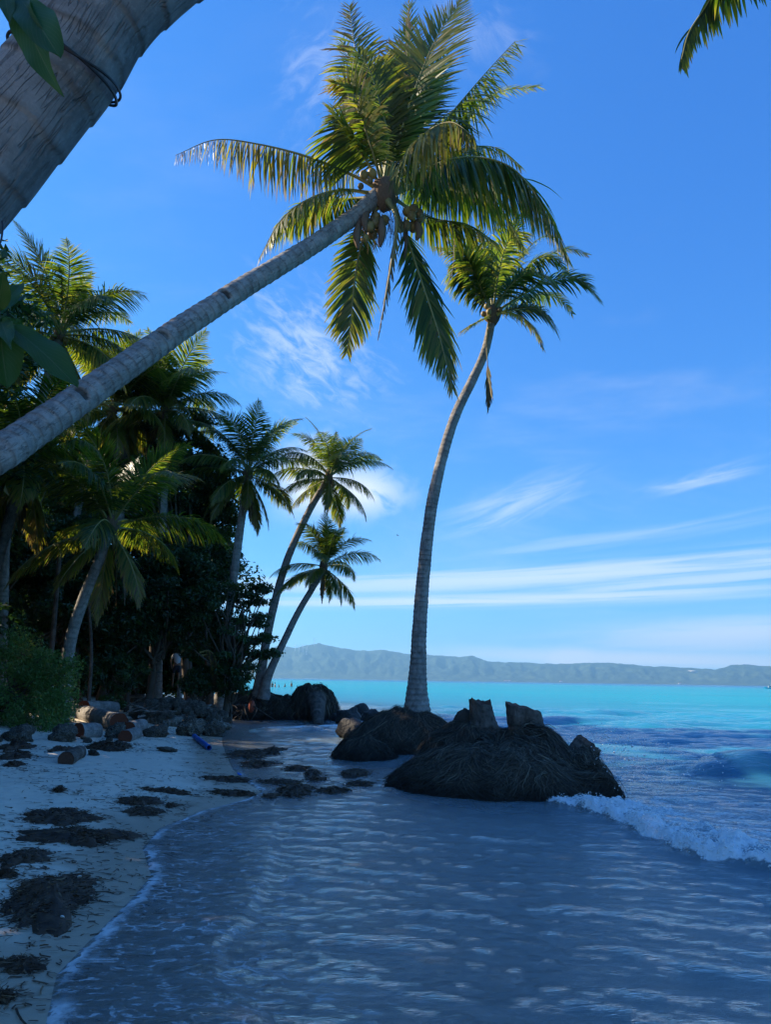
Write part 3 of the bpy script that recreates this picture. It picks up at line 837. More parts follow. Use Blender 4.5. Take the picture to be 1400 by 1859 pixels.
_n = int(Ln / 0.02) + 2; Ct, _ = spline(tp, _n)
nt_ = []
for (x, y, Y, da) in [(135, 728, 8.4, -0.35), (292, 615, 9.4, -0.4), (403, 545, 10.2, -0.45)]:
    nt_.append((near_s(x, y, Y), face_angle(Ct, W(x, y, Y)) + da, 0.62, 0.055))
me, C = trunk_mesh('trunk', tp, 0.235, 0.150, 0.17, 40, 0.02, 0.10, base, 0.035, 3, 0.065, notches=nt_)
obj('trunk', me, palm)
old = dict(lift=0.05, droop=2.6)
SP = [
    ('frond', [(690, 345, 0), (640, 318, -0.15), (560, 285, -0.4), (470, 262, -0.6), (390, 254, -0.8), (318, 282, -0.9)],
     dict(L=1.0, n=125, droop=1.6, hang=0.82, lift=-0.1, tone=(0.48, 0.78), ragged=0.3, tones=0.13, width=0.036, tipdry=0.3)),
    ('frond', [(680, 352, 0), (620, 345, -0.3), (560, 362, -0.6), (510, 400, -0.8), (470, 470, -1.0)],
     dict(L=0.80, n=105, hang=0.4, droop=1.9, lift=0.1, tone=(0.30, 0.62), tones=0.13)),
    ('frond', [(680, 358, 0), (630, 362, 0.4), (570, 372, 0.9), (515, 400, 1.2), (490, 440, 1.3)],
     dict(L=0.75, n=105, hang=0.4, droop=1.8, lift=0.1, tone=(0.35, 0.55), tones=0.13)),
    ('frond', [(685, 375, 0), (660, 430, 0.35), (645, 500, 0.5), (638, 570, 0.55), (630, 640, 0.5)],
     dict(L=0.85, n=115, droop=0.9, hang=0.2, lift=-0.15, tone=(0.30, 0.50), face=(0.25, -1, 0.3), tones=0.14, wind=(-0.2, 0, 0))),
    ('dead_frond', [(705, 365, -0.2), (720, 400, -0.45), (712, 470, -0.5), (700, 540, -0.5), (687, 612, -0.45)],
     dict(L=0.30, n=60, droop=3.0, lift=-0.3, tone=(0.80, 0.92), width=0.03, tones=0.06, fwd=(25, 10), rad=0.04)),
    ('frond', [(715, 372, 0), (738, 430, 0.2), (765, 510, 0.25), (795, 600, 0.2), (822, 705, 0.0)],
     dict(L=1.05, n=125, droop=0.8, hang=0.3, fwd=(50, 22), lift=0.0, tone=(0.24, 0.52), face=(0.3, -1, 0.35), side=(1, 1), wind=(-0.15, 0, 0))),
    ('frond', [(712, 345, 0), (770, 308, -0.3), (850, 285, -0.6), (930, 305, -0.9), (985, 375, -1.1), (1000, 420, -1.1)],
     dict(L=1.35, n=140, hang=0.68, droop=1.8, lift=0.1, tone=(0.26, 0.62), tones=0.13, ragged=0.2)),
    ('frond', [(715, 350, 0), (790, 318, 0.3), (870, 292, 0.8), (945, 318, 1.2), (995, 385, 1.4), (1032, 470, 1.5)],
     dict(L=1.3, n=140, hang=0.62, droop=1.8, lift=0.1, tone=(0.12, 0.40))),
    ('frond', [(715, 352, 0), (780, 335, 0.8), (850, 345, 1.5), (910, 385, 2.0), (950, 450, 2.3)],
     dict(L=0.9, n=110, hang=0.45, droop=2.0, lift=0.1, tone=(0.12, 0.35))),
    ('frond', [(712, 340, 0), (765, 270, 0.3), (820, 205, 0.5), (880, 135, 0.4), (936, 74, 0.2)],
     dict(L=1.25, n=135, hang=0.45, droop=1.2, lift=0.05, tone=(0.10, 0.42), face=(-0.55, -0.6, 0.55), tipdry=0.3)),
    ('frond', [(710, 338, 0), (770, 275, 0.9), (840, 215, 1.5), (905, 168, 1.8), (978, 158, 1.9)],
     dict(L=0.85, n=85, droop=1.5, lift=0.1, tone=(0.16, 0.48))),
    ('frond', [(705, 338, -0.1), (735, 285, -0.7), (775, 240, -1.2), (820, 222, -1.6), (862, 250, -1.9)],
     dict(L=1.15, n=125, hang=0.75, droop=1.8, lift=0.05, tone=(0.36, 0.55), tones=0.10, wind=(0.0, 0, 0))),
    ('frond', [(704, 330, 0), (728, 240, -0.35), (758, 150, -0.6), (795, 65, -0.8), (842, -6, -0.9)],
     dict(L=1.1, n=125, droop=0.35, lift=0.15, tone=(0.40, 0.60), face=(-0.35, -0.9, 0.35), tones=0.08)),  # yellower tone paints sun glow into this frond's colour
    ('frond', [(702, 328, 0), (722, 240, 0.5), (738, 150, 0.9), (742, 70, 1.0), (742, 12, 1.0)],
     dict(L=0.95, n=115, droop=0.35, lift=0.15, tone=(0.42, 0.58), face=(-0.2, -1, 0.3), tipdry=0.6)),  # tone raised towards yellow to stand for sunlight on the leaflets
    ('frond', [(700, 328, 0), (700, 240, 0.7), (705, 160, 1.2), (722, 90, 1.4), (745, 40, 1.4)],
     dict(L=0.95, n=115, droop=0.4, lift=0.15, tone=(0.36, 0.52), face=(-0.2, -1, 0.25))),
    ('frond', [(696, 330, 0), (678, 240, 0.1), (660, 160, 0.0), (645, 90, -0.1), (634, 10, -0.1)],
     dict(L=0.85, n=105, droop=0.9, hang=0.25, lift=0.1, tone=(0.22, 0.72), face=(-0.2, -1, 0.3), tipdry=0.5, ragged=0.35, tones=0.13)),
    ('frond', [(693, 332, 0), (675, 270, -0.4), (652, 205, -0.6), (628, 160, -0.6), (604, 150, -0.6)],
     dict(L=0.95, n=105, droop=1.2, hang=0.3, lift=0.1, tone=(0.46, 0.70), tones=0.13)),
    ('frond', [(690, 338, 0), (668, 296, -0.4), (640, 258, -0.6), (618, 225, -0.7), (604, 208, -0.7)],
     dict(L=1.0, n=60, droop=1.6, hang=0.3, lift=-0.2, tone=(0.20, 0.45), bare=0.35, L0=0.9, wind=(-0.45, 0, 0))),
    ('frond', [(700, 328, 0), (690, 250, 0.9), (668, 180, 1.5), (640, 120, 1.8), (622, 75, 1.9)],
     dict(L=0.95, n=115, droop=0.5, lift=0.15, tone=(0.12, 0.36), face=(0.0, -1, 0.3))),
    ('frond', [(706, 328, 0), (740, 250, 0.8), (770, 190, 1.2), (795, 140, 1.4), (812, 95, 1.5)],
     dict(L=0.85, n=85, droop=0.5, lift=0.15, tone=(0.05, 0.25), face=(-0.1, -1, 0.2))),
    ('frond', [(704, 330, 0), (722, 270, 0.3), (742, 210, 0.4), (770, 150, 0.2), (800, 110, 0.0)],
     dict(L=0.9, n=95, droop=0.5, lift=0.15, tone=(0.02, 0.22), face=(-0.2, -1, 0.2))),
    ('frond', [(715, 360, 0.1), (755, 385, 0.5), (800, 400, 0.8), (850, 408, 1.0), (900, 440, 1.1)],
     dict(L=0.75, n=100, hang=0.5, droop=1.8, lift=0.0, tone=(0.18, 0.40))),
    ('dead_frond', [(790, 402, 0.4), (815, 402, 0.4), (824, 430, 0.4), (824, 470, 0.4), (820, 505, 0.4)],
     dict(L=0.28, n=30, droop=3.0, lift=-0.3, tone=(0.88, 0.98), width=0.03, fwd=(25, 10), rad=0.012)),
    ('frond', [(698, 330, 0), (705, 255, -0.3), (690, 190, -0.5), (672, 130, -0.6), (650, 95, -0.6)],
     dict(L=0.85, n=110, droop=0.8, lift=0.15, tone=(0.16, 0.40), face=(0.0, -1, 0.3))),
    ('frond', [(708, 330, 0), (745, 270, 1.0), (790, 225, 1.6), (840, 190, 1.9), (885, 180, 2.0)],
     dict(L=0.9, n=110, droop=1.2, hang=0.3, lift=0.1, tone=(0.04, 0.26))),
    ('frond', [(712, 345, 0), (775, 300, 0.9), (840, 270, 1.6), (900, 268, 2.0), (945, 300, 2.2)],
     dict(L=1.0, n=115, droop=1.8, hang=0.5, lift=0.1, tone=(0.06, 0.28))),
    ('frond', [(700, 330, 0), (712, 260, -0.2), (722, 200, -0.3), (745, 140, -0.3), (775, 90, -0.3)],
     dict(L=0.85, n=110, droop=0.5, lift=0.15, tone=(0.10, 0.34), face=(-0.1, -1, 0.3))),
    ('spear_leaf', [(703, 325, 0), (722, 220, 0.3), (738, 120, 0.5), (741, 60, 0.5), (743, -8, 0.5)],
     dict(L=0.30, n=40, droop=0.3, lift=0.1, tone=(0.45, 0.75), fwd=(18, 10), bare=0.5, rad=0.022)),
]
for nm, me in trace(base, SP, CY, 500): add_frond(nm, me, palm)
top = W(694, 350, CY)
V, F = ICO3
Vh = V * np.array([0.26, 0.26, 0.36]) * (1 + 0.22 * vnoise(V * 4, 5))[:, None]
obj('crown_heart', mk('crown_heart', Vh + np.array(top - base) + np.array([0.05, 0, -0.02]), F, mt_fibre), palm)
nut = mk('coconut', ICO3[0] * np.array([0.085, 0.085, 0.105]), ICO3[1], mt_nut)
for (x, y, dy, s) in [(661, 318, -0.3, 1), (676, 315, -0.3, 1.05), (672, 328, -0.35, 0.7), (655, 338, -0.25, 0.7), (740, 384, -0.1, 1.1), (752, 380, -0.15, 1.1), (761, 388, -0.1, 1), (748, 392, -0.2, 1.0),
                      (764, 396, 0, 1), (738, 410, -0.1, 1.1), (726, 412, -0.1, 1.1), (750, 412, 0.0, 1.1), (664, 402, -0.2, 1.0), (672, 412, -0.25, 1.1), (682, 405, -0.2, 1.1), (664, 432, -0.2, 0.8),
                      (676, 425, -0.1, 1.1), (690, 415, -0.1, 1.1), (684, 395, -0.1, 1.0), (698, 400, 0.05, 1.1)]:
    o = obj('coconut', nut, palm); o.location = W(x, y, CY + dy) - base; o.scale = (s, s, s)
    o.rotation_euler = (random.uniform(-.4, .4), random.uniform(-.4, .4), 0)
for k, pts in enumerate([[(655, 398, -.2), (648, 425, -.25), (650, 452, -.25)], [(693, 395, -.3), (694, 425, -.32), (690, 448, -.3)], [(668, 385, -.2), (662, 400, -.3), (664, 420, -.3)],
                         [(755, 400, -.1), (762, 420, -.1), (756, 436, -.1)], [(735, 395, .1), (738, 430, .1), (735, 470, .1)]]):
    P = spline([W(x, y, CY + d) for x, y, d in pts], 14)[0]
    V, Q, T_, uv = tube(P, 0.075 * np.sin(np.linspace(0.25, 3.0, 14)) ** 0.7 * (0.5 if k == 4 else 1), 8)
    g = Geo(); g.add(V, Q, T_, uv=uv); obj('flower_sheath', g.mesh('flower_sheath', [mt_fibre], True, base), palm)
# loose fibre strands below the crown
g = Geo(); gg = np.random.default_rng(5)
k = 170; p0 = np.array([list(W(gg.uniform(655, 735), gg.uniform(372, 420), CY + gg.uniform(-.3, .2))) for _ in range(k)])
Ps = np.stack([p0 + np.array([0.02 * math.sin(i), 0, -0.09 * i]) * gg.uniform(0.5, 1.3, (k, 1)) + gg.normal(0, 0.012, (k, 3)) for i in range(6)], 1)
V, Q = ribbons(Ps, np.broadcast_to(norm(gg.normal(0, 1, (k, 1, 3))), Ps.shape), np.full((k, 6), 0.010)); g.add(V, Q)
o = obj('fibre_strands', g.mesh('fibre_strands', [mt_fibre], True, base), palm); o['kind'] = 'stuff'

# ------------------------------------------------------------------ the palm on its root mound, right of centre (crown 17 m off)
RY = 17.3
mt_root, t = material('matted palm roots')
n = t.noise(t.obj(), 6.0, 5, 0.65); n2 = t.noise(t.obj(), 40.0, 3, 0.6)
zz = t.n('ShaderNodeSeparateXYZ', {0: t.pos()}).outputs[2]; wetm = t.ss(t.math('ADD', zz, t.math('MULTIPLY', n, 0.3)), 0.10, 0.55)
t.out(t.pbr(t.mix(wetm, (0.016, 0.013, 0.011), t.mix(t.math('MULTIPLY', t.math('ADD', n, n2), 0.5), (0.028, 0.022, 0.018), (0.10, 0.08, 0.06))), 0.85, t.bump(n2, 0.9, 0.03), spec=0.2))
mt_rootlet, t = material('root strands')
rn = t.attr('tone'); zz = t.n('ShaderNodeSeparateXYZ', {0: t.pos()}).outputs[2]; wetm = t.ss(t.math('ADD', zz, t.math('MULTIPLY', t.noise(t.obj(), 3.0, 3), 0.3)), 0.05, 0.60)
t.out(t.pbr(t.mix(wetm, (0.022, 0.018, 0.014), t.ramp(rn, [(0.0, (0.024, 0.019, 0.015)), (0.5, (0.10, 0.083, 0.06)), (0.85, (0.20, 0.17, 0.12)), (1.0, (0.36, 0.31, 0.23))])), 0.75, spec=0.25))


def root_mound(cx, cy, rx, ry, H, seed, n=3000, rot=0.0, p=2.4, shape=None, base_z=-0.15, hair=0.012, org=(0, 0, 0), peak=0.0):
    """dome of matted roots: base surface + thousands of draped rootlets; returns (base mesh, strand mesh)"""
    g = np.random.default_rng(seed); na, nr = 72, 26
    cr_, sr_ = math.cos(rot), math.sin(rot)

    def surf(a, s):
        """a angle, s 0 top..1 rim"""
        out = 1 + 0.13 * vnoise(np.c_[np.cos(a) * 1.6, np.sin(a) * 1.6, a * 0], seed) + 0.10 * vnoise(np.c_[np.cos(a) * 5, np.sin(a) * 5, s * 3], seed + 1)
        rr = (1 - (1 - s) ** 1.25) * out
        x = rx * np.cos(a) * rr; y = ry * np.sin(a) * rr
        z = (H - base_z) * (1 - s ** p) * (1 - peak * s) * (1 + 0.20 * vnoise(np.c_[x * 1.3, y * 1.3, s * 0], seed + 2) + 0.11 * vnoise(np.c_[x * 4, y * 4, s * 2], seed + 3)) + base_z
        if shape is not None: z = shape(x, y, z, s)
        X = cx + cr_ * x - sr_ * y; Y = cy + sr_ * x + cr_ * y
        return np.stack([X, Y, z], -1)
    S, A = np.meshgrid(np.linspace(0, 1, nr), np.linspace(0, 2 * np.pi, na, endpoint=False), indexing='ij')
    V = surf(A.ravel(), S.ravel()); V += 0.02 * np.stack([fbm(V * 7, 2, 9), fbm(V * 7 + 5, 2, 9), fbm(V * 7 + 9, 2, 9)], 1)
    i = np.arange(nr - 1)[:, None] * na; j = np.arange(na)[None]; j2 = (j + 1) % na
    Q = np.stack([i + j, i + na + j, i + na + j2, i + j2], -1).reshape(-1, 4)
    me = mk('root_mass', V - np.array(org), Q, mt_root)
    k = n; a0 = g.uniform(0, 2 * np.pi, k); s0 = g.uniform(0, 1, k) ** 0.7 * 0.93; m = 6
    ln_ = g.uniform(0.10, 0.34, k); sw = g.normal(0, 0.55, k)
    Ps = np.zeros((k, m, 3)); up = g.uniform(0.004, 0.05, k) + 0.07 * (g.random(k) < 0.08) * g.random(k)
    for q in range(m):
        f = q / (m - 1); s = np.clip(s0 + ln_ * f, 0, 1.02); a = a0 + sw * f * 0.4 + 0.05 * np.sin(f * 6 + a0 * 9)
        p_ = surf(a, np.minimum(s, 1)); c_ = np.stack([np.full(k, cx), np.full(k, cy), np.full(k, base_z - 0.3)], 1)
        Ps[:, q] = p_ + norm(p_ - c_) * (up * math.sin(math.pi * (0.15 + 0.85 * f)) + 0.006)[:, None] + g.normal(0, 0.006, (k, 3))
    d = norm(np.gradient(Ps, axis=1)); outw = norm(Ps - np.array([cx, cy, -0.5])); wd = norm(np.cross(d, outw) + 0.5 * g.normal(0, 1, (k, 1, 3)))
    wid = (hair * g.uniform(0.6, 1.6, k))[:, None] * np.array([0.7, 1, 1, 0.9, 0.7, 0.3])[None]
    Vs, Qs = ribbons(Ps, wd, wid)
    tn = np.clip(np.repeat(g.beta(1.6, 2.6, k), m * 2), 0, 1)
    ms = mk('root_strands', Vs - np.array(org), Qs, mt_rootlet, attrs={'tone': tn})
    return me, ms


def add_roots(parent, org, **kw):
    me, ms = root_mound(org=org, **kw)
    a = obj('root_mass', me, parent); b = obj('root_strands', ms, a); b['kind'] = 'stuff'
    return a


base = W(757, 1290, RY); base.z = 0.0
palmr = thing('coconut_palm', 'tall slender coconut palm rising from a dark root mound in the water', 'palm tree', base)
tp = [W(758, 1300, RY), W(757, 1262, RY), W(760, 1180, RY), W(766, 1080, RY), W(778, 960, RY), W(798, 850, RY), W(825, 760, RY), W(858, 690, RY), W(880, 640, RY), W(893, 585, RY)]
me, C = trunk_mesh('trunk', tp, 0.20, 0.105, 0.12, 24, 0.025, 0.16, base, 0.06, 8, 0.07)
obj('trunk', me, palmr)
SP = [
    ('frond', [(893, 568, 0), (872, 520, -.3), (850, 480, -.5), (822, 455, -.6), (792, 450, -.7)], dict(L=0.72, n=75, droop=1.8, lift=0.1, tone=(0.2, 0.62))),
    ('frond', [(893, 568, 0), (866, 545, .4), (845, 520, .6), (826, 505, .8), (815, 500, .9)], dict(L=0.7, n=65, droop=1.3, lift=0.1, tone=(0.12, 0.35))),
    ('frond', [(896, 562, 0), (905, 500, -.4), (920, 445, -.7), (942, 420, -.9), (962, 440, -1)], dict(L=0.85, n=80, droop=1.6, lift=0.15, tone=(0.30, 0.48), tones=0.05)),
    ('frond', [(895, 562, 0), (886, 500, .2), (878, 450, .3), (868, 410, .3)], dict(L=0.6, n=70, droop=0.4, lift=0.2, tone=(0.38, 0.5), face=(0.1, -1, 0.2))),
    ('frond', [(898, 566, 0), (935, 520, .4), (980, 475, .7), (1025, 452, .8), (1066, 462, .8)], dict(L=0.72, n=80, droop=1.2, lift=0.15, tone=(0.28, 0.62))),
    ('frond', [(898, 568, 0), (950, 535, -.2), (1005, 508, -.4), (1055, 508, -.5), (1090, 545, -.5)], dict(L=0.8, n=85, droop=1.2, lift=0.15, tone=(0.06, 0.25))),
    ('frond', [(898, 570, 0), (940, 560, -.4), (975, 560, -.6), (1000, 580, -.7), (1015, 612, -.8)], dict(L=0.7, n=75, droop=1.7, lift=0.1, tone=(0.10, 0.38))),
    ('frond', [(897, 572, 0), (925, 568, -.6), (955, 580, -.9), (975, 605, -1.0), (986, 632, -1.0)], dict(L=0.62, n=75, droop=1.9, lift=0.0, tone=(0.45, 0.68))),
    ('frond', [(890, 574, 0), (872, 582, -.3), (852, 592, -.4), (834, 604, -.5)], dict(L=0.50, n=60, droop=1.2, lift=0.1, tone=(0.30, 0.66))),
    ('frond', [(897, 562, 0), (925, 500, .5), (955, 455, .8), (985, 430, 1.0), (1010, 432, 1.0)], dict(L=0.75, n=80, droop=1.0, lift=0.15, tone=(0.1, 0.3))),
    ('frond', [(896, 562, 0), (905, 490, .6), (925, 430, .9), (945, 395, 1.0), (960, 380, 1.0)], dict(L=0.65, n=75, droop=0.5, lift=0.15, tone=(0.15, 0.35), face=(-0.1, -1, 0.2))),
    ('frond', [(897, 568, 0), (940, 545, .8), (985, 535, 1.2), (1020, 545, 1.4), (1040, 570, 1.4)], dict(L=0.7, n=75, droop=1.5, lift=0.1, tone=(0.1, 0.35))),
    ('frond', [(895, 566, 0), (880, 515, .8), (868, 470, 1.1), (850, 440, 1.2)], dict(L=0.7, n=70, droop=0.9, lift=0.15, tone=(0.08, 0.28), face=(0.1, -1, 0.3))),
    ('frond', [(896, 563, 0), (925, 520, -.7), (960, 495, -1.1), (990, 500, -1.4), (1010, 525, -1.5)], dict(L=0.75, n=75, droop=1.6, lift=0.1, tone=(0.12, 0.34))),
    ('frond', [(892, 566, 0), (862, 530, -.1), (838, 500, -.2), (822, 490, -.2), (812, 520, -.2)], dict(L=0.7, n=85, droop=1.4, hang=0.3, lift=0.1, tone=(0.14, 0.4))),
    ('frond', [(893, 562, 0), (868, 500, -.4), (845, 455, -.7), (820, 435, -.9)], dict(L=0.7, n=85, droop=0.9, lift=0.15, tone=(0.2, 0.45), face=(-0.1, -1, 0.3))),
    ('frond', [(898, 562, 0), (940, 505, .1), (975, 470, .1), (1010, 470, .1), (1035, 500, .1)], dict(L=0.75, n=90, droop=1.2, hang=0.25, lift=0.1, tone=(0.2, 0.5))),
    ('dead_frond', [(888, 585, -.15), (884, 625, -.25), (886, 670, -.25), (887, 705, -.2), (886, 745, -.2)], dict(L=0.42, n=50, droop=2.2, lift=-0.2, tone=(0.78, 0.92), fwd=(28, 12), bare=0.5, rad=0.02)),
]
for nm, me in trace(base, SP, RY, 700): add_frond(nm, me, palmr)
topr = W(895, 572, RY)
V, F = ICO2; Vh = V * np.array([0.2, 0.2, 0.32]) * (1 + 0.25 * vnoise(V * 3, 8))[:, None]
obj('crown_heart', mk('crown_heart', Vh + np.array(topr - base), F, mt_fibre), palmr)
for (x, y, dy) in [(884, 556, -.2), (888, 566, -.25), (908, 562, -.2), (878, 570, 0)]:
    o = obj('coconut', nut, palmr); o.location = W(x, y, RY + dy) - base; o.scale = (0.8,) * 3
c1 = G(722, 1352); c1 = Vector((base.x - 0.42, 17.2, 0))
add_roots(palmr, base, cx=base.x - 0.25, cy=17.3, rx=1.75, ry=1.35, H=1.0, hair=0.008, seed=31, n=7000, p=1.5, peak=0.15)

# ------------------------------------------------------------------ cut palm stumps on the big root mass
mt_endgrain, t = material('cut palm wood')
n = t.noise(t.obj(), 40.0, 4, 0.6)
t.out(t.pbr(t.mix(n, (0.055, 0.028, 0.020), (0.15, 0.075, 0.05)), 0.85, t.bump(n, 0.5, 0.01), spec=0.15))
mt_red_end, t = material('red brown cut wood')
n = t.noise(t.obj(), 30.0, 4, 0.6)
t.out(t.pbr(t.mix(n, (0.10, 0.030, 0.018), (0.20, 0.065, 0.035)), 0.85, t.bump(n, 0.4, 0.01), spec=0.15))


def stub(name, pts, r0, r1, cut, seed, org, mats, ragged=0.03, seg=28, step=0.03):
    """short trunk with a slanting or ragged cut top; cut = (nx, ny) slope of the cut plane"""
    ln = spline(pts, 20)[1]; n = max(int(ln / step), 6)
    C, ln = spline(pts, n); s = np.linspace(0, ln, n)
    rad = r0 + (r1 - r0) * (s / ln) ** 0.6
    T, A, B = frames(C); th_ = np.linspace(0, 2 * np.pi, seg, endpoint=False)
    disp = 1 + 0.04 * fbm(np.stack([np.broadcast_to(np.cos(th_) * 3, (n, seg)), np.broadcast_to(np.sin(th_) * 3, (n, seg)), np.broadcast_to(s[:, None] * 5, (n, seg))], -1).reshape(-1, 3), 3, seed).reshape(n, seg)
    ph = (s / 0.10) % 1; disp = disp + 0.04 * (0.5 - ph)[:, None]
    V, Q, T_, uv = tube(C, rad, seg, disp)
    ring = V[(n - 1) * seg:n * seg].copy(); ctr = V[-1].copy()
    k = np.arange(n * seg); srow = np.repeat(s / ln, seg)
    off = (V[:n * seg] - C.repeat(seg, 0)) @ np.array([cut[0], cut[1], 0]) + ragged * vnoise(np.c_[np.cos(np.tile(th_, n)) * 4, np.sin(np.tile(th_, n)) * 4, 0 * k], seed + 3)
    V[:n * seg] += T[-1] * (off * sstep(srow, 0.35, 1.0))[:, None]
    rim = V[(n - 1) * seg:n * seg]
    inner = rim * 0.82 + rim.mean(0) * 0.18 - T[-1] * 0.012
    g = Geo(); g.add(V[:n * seg], Q, None, uv=uv[:n * seg], scar=np.repeat(np.exp(-((ph - 0.05) / 0.1) ** 2), seg))
    j = np.arange(seg); j2 = (j + 1) % seg
    cap = np.vstack([rim, inner, rim.mean(0) - T[-1] * 0.02])
    g.add(cap, np.stack([j, j2, seg + j2, seg + j], 1), np.stack([np.full(seg, 2 * seg), seg + j, seg + j2], 1), mat=1)
    return g.mesh(name, mats, True, org)


# front stump with the biggest part of the mass
b0 = G(905, 1412); b0 = Vector((1.95, 12.1, 0))
st = thing('palm_stump', 'front palm stump with slanted cut top standing on the big dark root mass', 'stump', b0)
tb = W(958, 1345, 12.3); tt_ = W(952, 1282, 12.35)
obj('stump_trunk', stub('stump_trunk', [W(966, 1372, 12.3), W(958, 1335, 12.3), W(950, 1283, 12.3)], 0.35, 0.285, (-0.38, 0.1), 4, b0, [mt_bark_dark, mt_endgrain]), st)


def mass_shape(x, y, z, s):
    z = z + 0.10 * np.exp(-(((x - 0.35) / 0.6) ** 2 + (y / 0.7) ** 2)) * (1 - s) - 0.26 * np.exp(-(((x - 1.22) / 0.22) ** 2)) * (1 - s ** 2)
    z = z * (1 - 0.62 * np.clip((0.25 - x) / 2.0, 0, 1) ** 0.85)
    return z + 0.10 * np.exp(-(((x - 1.62) / 0.2) ** 2)) * (1 - s ** 2)


add_roots(st, b0, cx=1.86, cy=12.0, rx=1.88, ry=1.45, H=0.72, seed=33, n=15000, p=3.4, rot=-0.18, shape=mass_shape, hair=0.008)
# rear stump
b1 = Vector((2.0, 14.2, 0))
st1 = thing('palm_stump', 'rear palm stump with uneven worn top, left of the slanted stump', 'stump', b1)
obj('stump_trunk', stub('stump_trunk', [W(884, 1338, 14.0), W(878, 1315, 14.0), W(872, 1274, 14.0)], 0.32, 0.205, (-0.22, 0.0), 14, b1, [mt_bark_dark, mt_endgrain], 0.08), st1)
add_roots(st1, b1, cx=1.85, cy=14.0, rx=1.25, ry=1.0, H=0.78, seed=35, n=3200, hair=0.007, p=2.2)
V, F = ICO3
Vr = (V * np.array([0.22, 0.2, 0.26])) * (1 + 0.25 * fbm(V * 2.5, 3, 15))[:, None] + np.array(W(845, 1312, 14.2) - b1)
obj('root_lump', mk('root_lump', Vr, F, mt_root), st1)
# leaning cut end on the seaward flank
b2 = Vector((3.05, 11.9, 0))
st2 = thing('palm_stump', 'short tilted palm stump at the seaward end of the big root mass', 'stump', b2)
obj('stump_trunk', stub('stump_trunk', [W(1030, 1418, 11.8), W(1052, 1378, 11.8), W(1072, 1349, 11.8)], 0.25, 0.215, (0.0, 0.0), 24, b2, [mt_bark_dark, mt_endgrain], 0.015), st2)
add_roots(st2, b2, cx=3.0, cy=11.8, rx=0.60, ry=0.75, H=0.50, seed=37, n=2600, p=2.6, hair=0.008)
# small mound left of the mass
bx_ = G(660, 1378)
sm = thing('root_clump', 'low dark clump of palm roots lying alone in the shallows before the palm', 'root clump', Vector((bx_.x, bx_.y + 0.2, 0)))
add_roots(sm, sm.location, cx=bx_.x + 0.02, cy=bx_.y + 0.15, rx=0.74, ry=0.55, H=0.36, seed=39, n=3000, p=2.2, hair=0.0065)

# ------------------------------------------------------------------ far root boles at the end of the beach, the twin palms
TY = 30.0
base = Vector((W(472, 1250, TY).x, TY, 0.4))
tw_group = 'twin palms leaning over the bay'
e = generic_palm('tall twin palm leaning seaward with crown before the white cloud', [W(468, 1275, TY), W(472, 1235, TY), W(490, 1130, TY), W(520, 1020, TY), W(560, 930, TY), W(597, 868, TY)],
                 0.20, 0.14, 41, 26, 0.9, 0.3, tw_group, 1, 4, 0.16)
f_ = generic_palm('lower twin palm bending out from the same roots, nearest the open water', [W(478, 1270, TY - .3), W(486, 1230, TY - .3), W(515, 1165, TY - .3), W(545, 1105, TY - .3), W(572, 1060, TY - .3), W(588, 1030, TY - .3)],
                  0.17, 0.12, 43, 23, 0.78, 1.1, tw_group, 1, 3, 0.12)
add_roots(f_, f_.location, cx=base.x + 0.1, cy=TY + 0.2, rx=2.0, ry=1.5, H=0.95, seed=45, n=1500, p=2.2, hair=0.025)
bb = Vector((W(572, 1290, 29.0).x, 29.0, 0))
bole = thing('uprooted_palm_bole', 'big round upturned palm root ball with a stub of trunk pointing at the beach', 'root ball', bb)
add_roots(bole, bb, cx=bb.x - 0.05, cy=29.2, rx=1.02, ry=0.9, H=1.42, seed=47, n=1800, p=3.2, hair=0.022)
obj('trunk_stub', stub('trunk_stub', [W(574, 1272, 28.6), W(577, 1296, 27.6), W(578, 1321, 26.6)], 0.42, 0.17, (0, 0), 26, bb, [mt_bark_dark, mt_endgrain], 0.02), bole)
bc = Vector((W(530, 1280, 29.5).x, 29.5, 0))
rc = thing('root_clump', 'dark root bank between the twin palms and the round root ball', 'root clump', bc)
add_roots(rc, bc, cx=bc.x, cy=29.6, rx=1.5, ry=1.0, H=0.85, seed=49, n=1200, p=2.6, hair=0.022)
# ------------------------------------------------------------------ broad-leaved trees, bushes


